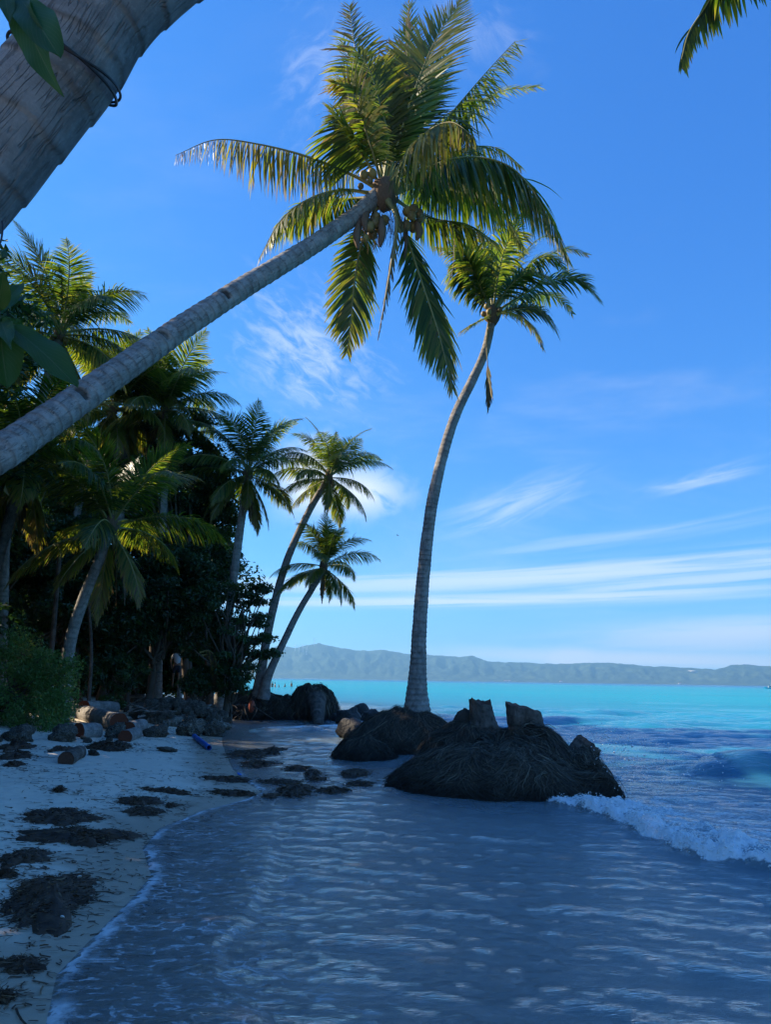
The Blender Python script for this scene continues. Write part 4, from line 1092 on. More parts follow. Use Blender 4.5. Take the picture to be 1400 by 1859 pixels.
def leaves(centers, radii, per, size, seed, flat=0.6, tone=(0.15, 0.35), drop=0.0, curl=0.3):
    """leaf-sized folded blades spread through clumps: V, quads, tone"""
    g = np.random.default_rng(seed); C = np.repeat(np.asarray(centers, float), per, 0); k = len(C)
    rr = np.repeat(np.asarray(radii, float), per)
    d = norm(g.normal(0, 1, (k, 3))) * (g.random(k) ** 0.45)[:, None]
    P = C + d * rr[:, None] * np.array([1, 1, flat])
    nrm = norm(np.array([0, 0, 0.9]) + d * 0.8 + g.normal(0, 0.55, (k, 3)))
    ax = norm(np.cross(nrm, g.normal(0, 1, (k, 3)))); ax = norm(ax + np.array([0, 0, -drop])); sd_ = norm(np.cross(nrm, ax))
    l = size * g.uniform(0.6, 1.25, k)[:, None]; w_ = l * g.uniform(0.38, 0.55, k)[:, None]
    fold = nrm * l * curl * 0.5
    v0 = P - ax * l * 0.5; v1 = P - sd_ * w_ * 0.5 + fold * 0.5 + ax * l * 0.12; v2 = P + ax * l * 0.5 - fold; v3 = P + sd_ * w_ * 0.5 + fold * 0.5 + ax * l * 0.12
    V = np.stack([v0, v1, v2, v3], 1).reshape(-1, 3); b = np.arange(k) * 4
    T_ = np.concatenate([np.stack([b, b + 1, b + 2], 1), np.stack([b, b + 2, b + 3], 1)])
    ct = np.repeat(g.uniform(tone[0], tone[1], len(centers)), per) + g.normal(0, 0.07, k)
    ct = np.where(g.random(k) < 0.012, 0.95, ct)
    return V, T_, np.repeat(np.clip(ct, 0, 1), 4)


def blob(c, rx, ry, rz, n, seed, hollow=0.35):
    """cluster centres unevenly spread through a lumpy ellipsoid"""
    g = np.random.default_rng(seed); d = norm(g.normal(0, 1, (n, 3))); q = hollow + (1 - hollow) * g.random(n) ** 0.6
    lump = 1 + 0.30 * vnoise(d * 1.9, seed)
    return np.array(c) + d * (q * lump)[:, None] * np.array([rx, ry, rz])


def broad_tree(name, label, base, centers, rad, per, size, seed, group=None, tone=(0.1, 0.35), trunk_r=0.16, limbs=26, flat=0.6, cat='tree', stems=None, drop=0.2, lmat=None):
    g = np.random.default_rng(seed)
    root = thing(name, label, cat, base, group)
    centers = np.asarray(centers); r_ = g.uniform(0.75, 1.2, len(centers)) * rad
    V, T_, tn = leaves(centers, r_, per, size, seed, flat, tone, drop)
    cr = Geo(); cr.add(V, None, T_, tone=tn); obj('crown', cr.mesh('crown', [lmat or mt_leaf], False, base), root)
    lo = centers[:, 2].min(); mid = centers.mean(0); fork = np.array([base[0] * 0.5 + mid[0] * 0.5, base[1] * 0.5 + mid[1] * 0.5, max(base[2] + 0.35 * (mid[2] - base[2]), base[2] + 0.3)])
    tg = Geo(); P = spline([np.array(base) - [0, 0, 0.15], np.array(base) * 0.6 + fork * 0.4 + g.normal(0, 0.08, 3), fork], 12)[0]
    V, Q, T_, uv = tube(P, np.linspace(trunk_r * 1.15, trunk_r * 0.8, 12), 9); tg.add(V, Q, T_)
    for c in centers[g.choice(len(centers), min(limbs, len(centers)), replace=False)]:
        m_ = (fork + c) / 2 + g.normal(0, 0.18, 3) + np.array([0, 0, 0.12]); P = spline([fork - (fork - P[-2]) * 0.2, m_, c], 9)[0]
        V, Q, T_, uv = tube(P, np.linspace(trunk_r * 0.45, 0.012, 9), 5, cap=False); tg.add(V, Q)
    obj('trunk', tg.mesh('trunk', [mt_wood], True, base), root)
    return root


def gbase(px, Y):
    p = W(px, 1240, Y); return Vector((p.x, Y, gz(p.x, Y)))


tg_ = 'broad leaved trees behind the beach'
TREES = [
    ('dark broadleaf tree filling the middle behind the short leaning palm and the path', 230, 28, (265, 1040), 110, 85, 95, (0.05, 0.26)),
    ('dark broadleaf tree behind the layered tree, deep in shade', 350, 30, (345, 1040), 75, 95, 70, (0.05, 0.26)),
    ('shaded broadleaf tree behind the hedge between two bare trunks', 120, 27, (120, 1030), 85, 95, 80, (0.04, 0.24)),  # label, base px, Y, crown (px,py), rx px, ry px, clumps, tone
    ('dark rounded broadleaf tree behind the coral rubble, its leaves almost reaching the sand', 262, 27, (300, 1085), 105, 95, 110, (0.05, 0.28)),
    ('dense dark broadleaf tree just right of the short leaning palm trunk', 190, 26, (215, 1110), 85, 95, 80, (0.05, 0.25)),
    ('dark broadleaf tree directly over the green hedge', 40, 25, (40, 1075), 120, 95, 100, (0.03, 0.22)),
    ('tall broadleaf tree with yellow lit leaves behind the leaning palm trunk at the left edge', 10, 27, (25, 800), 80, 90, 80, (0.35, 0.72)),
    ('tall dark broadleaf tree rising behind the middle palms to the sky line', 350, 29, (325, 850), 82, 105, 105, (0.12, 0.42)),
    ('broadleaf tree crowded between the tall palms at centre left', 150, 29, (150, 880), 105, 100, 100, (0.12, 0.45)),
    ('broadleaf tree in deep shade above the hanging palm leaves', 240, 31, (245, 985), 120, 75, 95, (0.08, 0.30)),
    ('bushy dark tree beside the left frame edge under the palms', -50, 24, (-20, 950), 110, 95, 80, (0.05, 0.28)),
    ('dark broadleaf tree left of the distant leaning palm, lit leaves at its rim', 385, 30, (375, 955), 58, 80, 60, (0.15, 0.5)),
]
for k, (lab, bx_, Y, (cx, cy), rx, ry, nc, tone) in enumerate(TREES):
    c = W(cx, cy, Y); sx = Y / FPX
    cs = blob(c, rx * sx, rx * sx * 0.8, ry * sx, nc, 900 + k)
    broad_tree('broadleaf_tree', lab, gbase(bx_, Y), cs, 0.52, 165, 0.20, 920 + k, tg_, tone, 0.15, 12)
# layered tree at the end of the trees, its twigs standing out over the bay
Y = 27.0
pts = [(395, 1075, 34), (430, 1062, 26), (462, 1066, 18), (484, 1070, 12), (405, 1110, 34), (440, 1095, 22), (468, 1092, 10), (415, 1140, 30), (445, 1128, 22), (466, 1132, 13), (476, 1120, 8), (400, 1165, 34), (440, 1160, 24),
       (465, 1162, 18), (488, 1160, 12), (478, 1188, 10), (492, 1186, 8), (425, 1190, 26), (450, 1182, 16), (380, 1120, 34), (370, 1150, 34), (385, 1185, 30), (362, 1090, 34), (410, 1085, 28), (455, 1078, 14), (350, 1170, 30)]
gq = np.random.default_rng(77); cs = []; rs = []
for (x, y, rpx) in pts:
    for q in range(4):
        cs.append(W(x + gq.normal(0, rpx * 0.55), y + gq.normal(0, rpx * 0.22), Y + gq.normal(0, 0.7 if rpx > 20 else 0.25)))
broad_tree('broadleaf_tree', 'layered broadleaf tree with twigs reaching past the twin palm trunks over the water', gbase(408, Y), np.array([list(c) for c in cs]), 0.36, 70, 0.17, 941, tg_, (0.05, 0.3), 0.13, 60, 0.5)
# bushes at the foot of the trees
bg_ = 'bushes under the trees'
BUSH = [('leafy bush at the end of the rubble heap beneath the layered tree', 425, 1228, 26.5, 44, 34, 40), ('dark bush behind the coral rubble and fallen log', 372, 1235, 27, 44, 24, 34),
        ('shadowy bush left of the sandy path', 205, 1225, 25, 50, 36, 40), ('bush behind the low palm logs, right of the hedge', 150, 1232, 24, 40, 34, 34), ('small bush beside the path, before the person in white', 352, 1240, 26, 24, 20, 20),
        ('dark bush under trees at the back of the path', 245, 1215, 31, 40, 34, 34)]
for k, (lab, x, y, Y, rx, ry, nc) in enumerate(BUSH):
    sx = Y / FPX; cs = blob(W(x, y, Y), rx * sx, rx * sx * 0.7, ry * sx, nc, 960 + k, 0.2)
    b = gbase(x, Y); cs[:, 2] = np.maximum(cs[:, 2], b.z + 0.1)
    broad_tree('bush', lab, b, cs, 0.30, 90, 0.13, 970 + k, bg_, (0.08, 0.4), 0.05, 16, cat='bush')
# the hedge of vines at the left
Y = 18.5; cs = []; gq = np.random.default_rng(5)
hb = gbase(60, Y)
while len(cs) < 260:
    x = gq.uniform(-150, 132); yy = gq.uniform(0, 1); Yd = Y + gq.uniform(-0.9, 1.3)
    topz = 2.05 - 0.55 * sstep(np.array([x]), 40, 135)[0] + 0.15 * math.sin(x * 0.06)
    p = W(x, 1240, Yd); g0 = gz(p.x, Yd)
    z = g0 + yy * topz
    front = -0.9 - 0.9 * (1 - yy) ** 2
    p = W(x, 1240, Y + gq.uniform(front, 1.0)); cs.append((p.x, p.y, z))
broad_tree('hedge', 'thick green hedge of creeping vines spilling onto the sand at the left edge', hb, np.array(cs), 0.30, 110, 0.085, 991, None, (0.55, 0.85), 0.05, 40, 0.9, 'hedge', drop=0.6, lmat=mt_vine)
# creepers running out over the sand
cs = [tuple(GT(gq.uniform(-40, 130), gq.uniform(1288, 1322)) + Vector((0, 0, 0.04))) for _ in range(70)]
V, T_, tn = leaves(np.array(cs), np.full(70, 0.22), 34, 0.075, 992, 0.25, (0.3, 0.6))
g = Geo(); g.add(V, None, T_, tone=tn); o = obj('creeping_vine', g.mesh('creeping_vine', [mt_vine], False)); tag(o, kind='stuff')
# low seedling in front of the rubble
sp = GT(205, 1300)
cs = blob(W(205, 1268, sp.y), 0.42, 0.3, 0.26, 16, 5, 0.1)
broad_tree('bush', 'small bright leafy seedling growing beside the cut palm logs', sp, cs, 0.16, 26, 0.15, 994, bg_, (0.45, 0.7), 0.02, 10, cat='bush')

# the wood that carries on beyond the left edge and behind, one mass
cs = []; gq = np.random.default_rng(15)
for (x, y, h, rr_) in [(-10.8, 13.0, 11.8, 2.8), (-10.2, 10.0, 11.4, 2.6), (-10.8, 6.8, 10.4, 2.8), (-12.8, 17.6, 12.0, 2.8), (-8.4, 4.2, 8.6, 1.9), (-13.2, 20.5, 10.5, 2.6), (-13.5, 13.0, 12.0, 2.6), (-11.4, 15.6, 11.6, 2.5), (-15, 11, 8.2, 3.0), (-17, 20, 8.8, 3.2),
                       (-15, 27, 8.2, 3.4), (-20, 32, 8.8, 3.6), (-13, 36, 6.0, 3.0), (-24, 24, 9, 3.6), (-21, 13, 9.5, 3.6), (-17.5, 36, 6, 3.4), (-26, 40, 9, 4)]:
    c_ = blob((x, y, h * 0.6 + 0.8), rr_, rr_, h * 0.46, 115 if x > -13.5 and y > 2 and y < 20 else 70, int(1000 + x * 7 + y), 0.25); cs += [tuple(q) for q in c_]
for (px_, py_, Y_, r_) in [(-40, 880, 36, 3.2), (60, 900, 36, 3.0), (160, 850, 36, 3.0), (250, 850, 36, 2.8), (330, 930, 36, 2.4), (372, 1040, 35, 1.8), (-20, 1100, 35, 3), (100, 1100, 35, 3), (200, 1100, 35, 3), (300, 1140, 35, 2.4), (372, 1165, 35, 1.5), (30, 1190, 34, 2), (130, 1190, 34, 2), (225, 1195, 35, 1.6)]:
    cs += [tuple(q) for q in blob(W(px_, py_, Y_), r_, r_ * .8, r_ * .8, 55, int(px_ + 2000), 0.1)]
for px_ in range(150, 400, 24):
    cs += [tuple(q) for q in blob(W(px_, 1218, 36.5), 1.0, .8, 1.0, 40, px_ + 5000, 0.1)]
for (x, y, r_) in [(-11, 14, 1.6), (-12, 17, 1.6), (-10, 11, 1.5), (-14.5, 20, 1.8), (-16, 24, 1.8), (-17, 28, 1.8), (-11, 8, 1.6), (-9.2, 5.5, 1.5)]:
    cs += [tuple(q) for q in blob((x, y, 1.9), r_, r_, 1.5, 40, int(3000 + x * 9 + y), 0.1)]
cs = np.array(cs)
V, T_, tn = leaves(cs, gq.uniform(0.6, 1.0, len(cs)), 120, 0.28, 996, 0.7, (0.1, 0.4))
g = Geo(); g.add(V, None, T_, tone=tn)
for (x, y) in [(-10.5, 13.5), (-12.5, 17.5), (-15, 27), (-15, 11), (-17, 20), (-8.4, 4.2), (-13, 36)]:
    Vt, Qt, Tt, uv = tube(np.array([[x, y, gz(x, y) - 0.2], [x + 0.1, y, 2.0], [x, y + 0.2, 4.2]]), [0.2, 0.17, 0.12], 8); g.add(Vt, Qt, Tt, mat=1)
o = obj('woodland', g.mesh('woodland', [mt_leaf, mt_wood], False)); tag(o, kind='stuff')

# ------------------------------------------------------------------ palms among the trees
pg = 'coconut palms among the trees'
def pp(*q):
    return [W(x, y, Y) for x, y, Y in q]


def rooted(px, Y, *rest):
    return [gbase(px, Y) - Vector((0, 0, 0.1))] + pp(*rest)


generic_palm('tall palm above the broad leaves at the left edge, crown high against the sky', rooted(5, 21, (4, 1060, 21), (12, 960, 21), (60, 780, 21), (108, 610, 21)), 0.19, 0.14, 61, 28, 1.1, 0.9, pg, 3, 6, 0.1, droopy=0.1)
generic_palm('palm with dark crown below the big leaning trunk, beside the lit broadleaf tree', rooted(120, 27.5, (125, 1060, 27.5), (150, 880, 27.5), (205, 745, 27.5)), 0.17, 0.13, 63, 30, 1.15, 0.4, pg, 3, 0, 0.1, droopy=0.6)
generic_palm('middle palm whose crown tops the dark trees against the sky', rooted(290, 28, (290, 1080, 28), (298, 900, 28), (300, 745, 28)), 0.17, 0.13, 65, 32, 1.15, 2.1, pg, 2, 4, 0.1, droopy=0.3)
generic_palm('short palm with ringed trunk leaning right out of the hedge, broad arching leaves', rooted(118, 20, (126, 1172, 20), (150, 1090, 20), (178, 1020, 20), (200, 958, 20)), 0.165, 0.145, 67, 18, 1.15, 1.3, pg, 2, 0, 0.08, droopy=0.3, bark=mt_bark)
generic_palm('distant palm with shaggy hanging leaves, left of the twin palms', rooted(402, 28, (404, 1180, 28), (420, 1080, 28), (436, 960, 28), (450, 862, 28)), 0.19, 0.15, 69, 27, 0.98, 0.2, pg, 5, 5, 0.1, droopy=0.5)
generic_palm('leaning palm half hidden at the left edge, only its lower trunk clear of leaves', rooted(-40, 19, (-12, 1050, 19), (14, 950, 19), (40, 845, 19)), 0.17, 0.14, 71, 20, 1.05, 0.7, pg, 2, 0, 0.1, droopy=1.0, bark=mt_bark_dark)  # dark bark puts the shade under the trees into the trunk colour
generic_palm('palm behind the others at the back of the wood, crown between two taller ones', rooted(215, 28.5, (216, 1000, 28.5), (230, 730, 28.5)), 0.17, 0.13, 73, 26, 1.05, 2.6, pg, 2, 0, 0.1, droopy=0.2)
# plain trunks; dark bark paints in their shade, the sunbeam one keeps paler bark
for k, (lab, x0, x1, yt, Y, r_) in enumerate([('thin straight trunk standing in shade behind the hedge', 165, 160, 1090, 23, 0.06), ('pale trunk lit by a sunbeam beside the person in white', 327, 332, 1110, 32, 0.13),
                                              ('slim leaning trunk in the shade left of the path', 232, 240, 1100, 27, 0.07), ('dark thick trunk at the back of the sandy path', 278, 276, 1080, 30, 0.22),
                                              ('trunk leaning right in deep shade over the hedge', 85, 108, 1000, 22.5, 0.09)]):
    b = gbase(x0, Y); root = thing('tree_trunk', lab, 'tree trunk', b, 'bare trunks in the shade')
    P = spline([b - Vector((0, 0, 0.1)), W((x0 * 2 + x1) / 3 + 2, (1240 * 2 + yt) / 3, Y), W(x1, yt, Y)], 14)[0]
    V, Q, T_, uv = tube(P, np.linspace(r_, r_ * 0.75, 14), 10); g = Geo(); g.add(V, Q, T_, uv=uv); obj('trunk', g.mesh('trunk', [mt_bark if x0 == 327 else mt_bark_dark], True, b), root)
# dead thatch-like frond hanging under the layered tree
b = Vector(W(378, 1198, 26.3)); dd = thing('dead_palm_frond', 'pale dead palm frond hanging like thatch under the layered tree', 'dead frond', b)
for k, pts in enumerate([[(362, 1185, 26.3), (380, 1182, 26.3), (392, 1200, 26.3), (396, 1238, 26.3)], [(366, 1190, 26.2), (382, 1190, 26.2), (388, 1212, 26.2), (390, 1242, 26.2)]]):
    add_frond('frond', frond_mesh('frond', pp(*pts), 0.62, 60, 3.0, -0.1, (0.82, 0.95), seed=60 + k, org=b, width=0.045), dd)

# ------------------------------------------------------------------ the near palm overhead, and the frond it hangs into the picture
b = Vector((-3.75, 1.55, gz(-3.75, 1.55) - 0.1))
tp = [b, Vector((-3.3, 1.75, 1.5)), W(-420, 640, 2.35), W(-215, 462, 2.38), W(-71, 340, 2.38), W(108, 139, 2.36), W(289, -66, 2.34), Vector((0.35, 2.35, 5.6)), Vector((1.6, 2.6, 7.2)), Vector((2.3, 3.0, 8.2))]
np_ = thing('coconut_palm', 'close grey palm trunk cutting across the upper left corner overhead', 'palm tree', b)
me, Cn = trunk_mesh('trunk', tp, 0.245, 0.14, 0.205, 72, 0.011, 0.05, b, 0.022, 12, 0.036, mats=[mt_bark_near])
obj('trunk', me, np_)
Cn_T = norm(np.gradient(Cn, axis=0))
topn = Vector((2.3, 3.0, 8.2))
V, F = ICO2; obj('crown_heart', mk('crown_heart', V * np.array([0.22, 0.22, 0.36]) + np.array(topn - b), F, mt_fibre), np_)
wp = [topn, Vector((2.75, 3.9, 9.1)), W(1345, -150, 5.1), W(1322, -60, 5.4), W(1283, 10, 5.5), W(1252, 58, 5.5), W(1238, 108, 5.45)]
add_frond('frond', frond_mesh('frond', wp, 0.80, 120, 2.0, 0.0, (0.0, 0.22), seed=81, hang=0.7, wind=(0.12, 0, 0), org=b, width=0.060, tipdry=0.5), np_)
wp = [topn, Vector((3.0, 3.8, 9.2)), W(1440, -140, 5.2), W(1400, -95, 5.6), W(1345, -70, 5.7)]
add_frond('frond', frond_mesh('frond', wp, 0.80, 26, 2.2, 0.0, (0.35, 0.75), seed=82, hang=0.8, wind=(0.1, 0, 0), org=b, width=0.034, tipdry=0.5, ragged=0.5), np_)
for k in range(12):
    a = R(105 + k * 24); el = 0.9 - 0.12 * k
    d = Vector((math.sin(a), math.cos(a), 0))
    wp = [topn, topn + d * 1.0 + Vector((0, 0, 0.9 * el + 0.2)), topn + d * 2.1 + Vector((0, 0, 0.9 * el)), topn + d * 3.2 + Vector((0, 0, -0.4 + 0.3 * el))]
    if (topn + d * 3.2).y > 4.0: continue
    add_frond('frond', frond_mesh('frond', wp, 0.8, 60, 1.3, 0.2, (0.1, 0.4), seed=90 + k, org=b), np_)
# the black cable looped round it, with a free end hanging lower left
mt_cable, t = material('black cable'); t.out(t.pbr((0.012, 0.012, 0.014), 0.45, spec=0.4))
i = int(np.argmin(((Cn - np.array(W(108, 120, 2.36))) ** 2).sum(1))); Tn, A_, B_ = frames(Cn)
ax = norm(Tn[i] + 0.22 * A_[i] - 0.1 * B_[i]); a1 = norm(A_[i] - ax * (A_[i] @ ax)); b1 = np.cross(ax, a1)
cb = Vector(Cn[i]); cable = thing('cable', 'black cable looped around the close palm trunk in the upper left corner', 'cable', cb)
for dz, rr_ in ((0.0, 0.0062), (0.013, 0.0055)):
    th_ = np.linspace(0, 2 * np.pi, 60); rad_ = 0.212 + 0.004 * np.sin(th_ * 5 + dz * 90)
    P = Cn[i] + ax * dz + rad_[:, None] * (np.cos(th_)[:, None] * a1 + np.sin(th_)[:, None] * b1) + ax * (0.012 * np.sin(th_ * 2 + 1 + dz * 200))[:, None]
    V, Q, T_, uv = tube(P, rr_, 8); g = Geo(); g.add(V, Q, T_); obj('loop', g.mesh('loop', [mt_cable], True, cb), cable)
P = spline([W(3, 402, 2.22), W(4, 415, 2.2), W(0, 440, 2.2), W(-14, 470, 2.2)], 14)[0]
V, Q, T_, uv = tube(P, 0.0035, 6); g = Geo(); g.add(V, Q, T_); obj('hanging_end', g.mesh('hanging_end', [mt_cable], True, cb), cable)

# ------------------------------------------------------------------ big leaves close to the lens (a tree just outside the left edge)
mt_near, t = material('near leaf')
uv = t.uv(); sx_ = t.n('ShaderNodeSeparateXYZ', {0: uv})
ru = t.math('ABSOLUTE', t.math('SUBTRACT', sx_.outputs[0], 0.5))
veins = t.n('ShaderNodeTexWave', {'Vector': t.n('ShaderNodeCombineXYZ', {0: t.math('ADD', sx_.outputs[1], t.math('MULTIPLY', ru, -0.7)), 1: 0.0, 2: 0.0}).outputs[0], 'Scale': 4.2, 'Distortion': 0.6, 'Detail': 1.0}).outputs[1]
vm = t.math('MAXIMUM', t.ss(ru, 0.022, 0.008), t.math('MULTIPLY', t.ss(veins, 0.93, 1.0), 0.5))
nz = t.noise(t.obj(), 14.0, 4)
c1_ = t.mix(vm, t.mix(nz, (0.020, 0.052, 0.016), (0.036, 0.080, 0.022)), (0.10, 0.15, 0.055))
c2_ = t.mix(vm, (0.05, 0.16, 0.012), (0.03, 0.08, 0.01))
t.out(t.n('ShaderNodeMixShader', {0: 0.35, 1: t.pbr(c1_, 0.5, t.bump(t.math('ADD', vm, t.math('MULTIPLY', nz, 0.4)), 0.3, 0.004), spec=0.22), 2: t.n('ShaderNodeBsdfTranslucent', {'Color': c2_}).outputs[0]}).outputs[0])


def near_leaf(pa, pb, wpx, Y0, Y1, seed, face=(0, -1, 0.3), blunt=0.62, curl=0.12, wavy=0.06):
    """one obovate leaf from stalk (pixel pa, depth Y0) to tip (pb, Y1), half-width wpx photo pixels"""
    g = np.random.default_rng(seed); a = np.array(W(*pa, Y0)); b_ = np.array(W(*pb, Y1)); n, m_ = 26, 11
    T0 = norm(b_ - a); ln = np.linalg.norm(b_ - a); nn = norm(np.array(face) - T0 * (np.array(face) @ T0)); sd_ = np.cross(T0, nn)
    s = np.linspace(0, 1, n); hw = wpx * 1.15 * Y0 / FPX * (np.clip(s * 1.9, 0, 1) ** 0.9 * np.clip(1 - s ** 5, 0, 1) ** 0.6 * (0.75 + 0.25 * np.sin(np.pi * s)) if blunt < .65 else np.sin(np.pi * s ** 0.8) ** 0.9); hw[0] = 0.003; hw[-1] = 0.001
    u = np.linspace(-1, 1, m_)
    c = a + T0 * (s * ln)[:, None] - nn * (curl * ln * (s - 0.5) ** 2 * 1.5)[:, None]
    edge = wavy * ln * 0.3 * np.sin(s[:, None] * 14 + g.uniform(0, 6) + (u[None] > 0) * 1.7) * np.abs(u[None]) ** 2
    V = c[:, None] + sd_ * (hw[:, None] * u[None])[..., None] + nn * ((np.abs(u[None]) * hw[:, None] * 0.28) + edge)[..., None]
    i_ = np.arange(n - 1)[:, None] * m_; j_ = np.arange(m_ - 1)[None]
    Q = np.stack([i_ + j_, i_ + j_ + 1, i_ + m_ + j_ + 1, i_ + m_ + j_], -1).reshape(-1, 4)
    uvv = np.stack([np.broadcast_to(u[None] * 0.5 + 0.5, (n, m_)), np.broadcast_to(s[:, None], (n, m_))], -1).reshape(-1, 2)
    return V.reshape(-1, 3), Q, uvv


nb_ = Vector((-1.75, 0.95, gz(-1.75, 0.95)))
nt = thing('broadleaf_tree', 'close tree of which only big drooping dark green leaves enter at the left edge', 'tree', nb_)
g = Geo(); hub1, hub2 = W(-2, 572, 1.35), W(10, -14, 1.30)
trunk_top = Vector((-1.75, 1.05, 2.5))
for P, r_ in (([nb_ - Vector((0, 0, 0.1)), Vector((-1.8, 1.0, 1.2)), trunk_top, Vector((-1.65, 1.1, 3.6))], (0.07, 0.04)), ([trunk_top, Vector((-1.25, 1.25, 2.35)), hub1], (0.022, 0.010)),
              ([Vector((-1.70, 1.08, 3.2)), Vector((-1.2, 1.2, 3.0)), hub2], (0.022, 0.010))):
    C, _ = spline(P, 16); V, Q, T_, uv = tube(C, np.linspace(r_[0], r_[1], 16), 10); g.add(V, Q, T_)
obj('trunk', g.mesh('trunk', [mt_wood], True, nb_), nt)
LV = [((-2, 572), (138, 692), 30, 1.35, 1.25, (0.15, -0.8, 0.6), .5), ((-4, 575), (12, 700), 34, 1.35, 1.30, (0.4, -1, 0.1), .55), ((-3, 568), (42, 508), 17, 1.35, 1.42, (0.2, -1, 0.3), .7), ((-4, 566), (6, 492), 16, 1.35, 1.3, (0.6, -1, 0.1), .7),
      ((-2, 574), (16, 622), 17, 1.35, 1.18, (0.1, -1, 0.5), .7), ((-5, 572), (-60, 640), 30, 1.35, 1.3, (0, -1, .3), .6), ((-3, 570), (48, 600), 12, 1.35, 1.5, (0, -1, .6), .7),
      ((24, -22), (103, 92), 38, 1.30, 1.22, (0.0, -1, 0.25), .62), ((20, -20), (101, 166), 32, 1.30, 1.24, (-0.55, -0.85, 0.1), .72), ((6, -20), (16, 36), 17, 1.30, 1.25, (0.2, -1, 0.2), .7), ((2, -30), (-50, 60), 30, 1.3, 1.28, (0, -1, .3), .6)]
for k, (pa, pb, wpx, y0, y1, fc, bl) in enumerate(LV):
    V, Q, uvv = near_leaf(pa, pb, wpx, y0, y1, 40 + k, fc, bl)
    g = Geo(); g.add(V, Q, uv=uvv); obj('leaf', g.mesh('leaf', [mt_near], True, nb_), nt)
# ------------------------------------------------------------------ coral rubble, logs, driftwood
mt_coral, t = material('pitted coral rock')
ob = t.obj(); n = t.noise(ob, 2.2, 6, 0.7); v = t.n('ShaderNodeTexVoronoi', {'Vector': ob, 'Scale': 9.0}).outputs[0]
c = t.mix(t.ss(n, 0.3, 0.7), (0.15, 0.125, 0.095), (0.40, 0.36, 0.29)); c = t.mix(t.math('MULTIPLY', t.ss(v, 0.35, 0.1), 0.7), c, (0.06, 0.05, 0.04))
c = t.mix(t.math('MULTIPLY', t.rand(), 0.45), c, (0.13, 0.10, 0.075))
t.out(t.pbr(c, 0.92, t.bump(t.math('ADD', n, v), 1.0, 0.10), spec=0.12))
ROCKS = []
for k in range(6):
    V, F = ICO4 if k < 3 else ICO3
    D = 1 + 0.26 * fbm(V * 1.3, 3, 200 + k) - 0.26 * np.abs(fbm(V * 3.2, 3, 220 + k)) + 0.15 * fbm(V * 6, 3, 240 + k)
    ROCKS.append(mk('coral_rock', V * D[:, None], F, mt_coral))


def rock(label, px, py, hw, sq=0.75, k=0, group='coral rocks on the beach', up=0.0, Y=None, mesh=None, cat='rock', name='coral_rock'):
    p = GT(px, py) if Y is None else Vector((W(px, py, Y).x, Y, W(px, py, Y).z))
    s = hw * p.y / FPX; o = obj(name, mesh or ROCKS[k % 6])
    o.location = (p.x, p.y + s * 0.5, p.z + s * sq * 0.45 + up); o.scale = (s, s * 0.85, s * sq); o.rotation_euler = (random.uniform(-.4, .4), random.uniform(-.4, .4), random.uniform(0, 6.28))
    return tag(o, label, cat, group)


BIG = [('largest pale coral boulder at the seaward foot of the rubble heap', 338, 1336, 25, .85, 0), ('rough brown coral boulder at the tip of the rubble heap, by the inlet', 384, 1337, 20, .9, 1),
       ('pale pitted coral block right of the cut log ends', 205, 1340, 20, .9, 2), ('rounded coral boulder half way up the rubble heap above the largest boulder', 325, 1312, 22, .8, 3),
       ('grey coral rock on the crest of the rubble heap', 250, 1282, 22, .7, 4), ('brown coral rock standing at the inlet side of the heap', 362, 1310, 20, .9, 5),
       ('light coral lump in the row of rocks at the left frame edge', 22, 1345, 28, .6, 2), ('craggy pale coral rock in front of the log pile', 108, 1346, 24, .75, 1),
       ('coral rock on the bank below the bushes, left of the fallen grey trunk', 355, 1272, 16, .8, 0), ('pale coral rock on the bank right of the dead hanging frond', 402, 1270, 18, .8, 3),
       ('coral rock above the end of the fallen grey trunk', 425, 1275, 14, .8, 4), ('low pale stone beside the dark short log on the sand', 168, 1372, 12, .5, 2),
       ('flat half buried stone on the open sand', 302, 1365, 20, .28, 5), ('coral lump between the log pile and the rubble heap', 278, 1338, 22, .7, 4)]
for r_ in BIG: rock(*r_)
gq = np.random.default_rng(4)
pc = GT(310, 1318); BC = (pc.x, pc.y + 1.3)
for k in range(150):
    a_, q_ = gq.uniform(-math.pi, math.pi), math.sqrt(gq.random()); x, y = BC[0] + 1.6 * q_ * math.cos(a_), BC[1] - 1.3 * q_ * abs(math.sin(a_))
    hz = gz(x, y) + 0.10 + 0.56 * math.sqrt(max(0, 1 - q_ * q_)); s_ = gq.uniform(.07, .21)
    o = obj('coral_rock', ROCKS[3 + k % 3]); o.location = (x, y, hz); o.scale = (s_, s_ * .9, s_ * gq.uniform(.6, .95)); o.rotation_euler = tuple(gq.uniform(0, 6.28, 3))
    tag(o, 'pale coral stone in the rubble heap', 'rock', 'small coral stones of the rubble heap')
for k in range(26):
    rock('small coral stone on the bank under the bushes', gq.uniform(335, 445), gq.uniform(1266, 1290), gq.uniform(4, 9), .8, k % 6, 'small coral stones on the bank')
for k in range(26):
    rock('small coral stone scattered among the weed on the upper beach', gq.uniform(-10, 240), gq.uniform(1326, 1356), gq.uniform(3, 9), .6, k % 6, 'small stones on the upper beach')
# core of the heap so that the stones rest on something
pc = GT(310, 1318); V, F = ICO4
Vc = V * np.array([1.55, 1.3, 0.55]); Vc = Vc * (1 + 0.22 * fbm(V * 2.0, 4, 301) - 0.12 * np.abs(fbm(V * 5, 3, 305)))[:, None]
o = obj('rubble_bank', mk('rubble_bank', Vc, F, mt_coral)); o.location = (pc.x, pc.y + 1.3, pc.z + 0.02); tag(o, kind='structure')
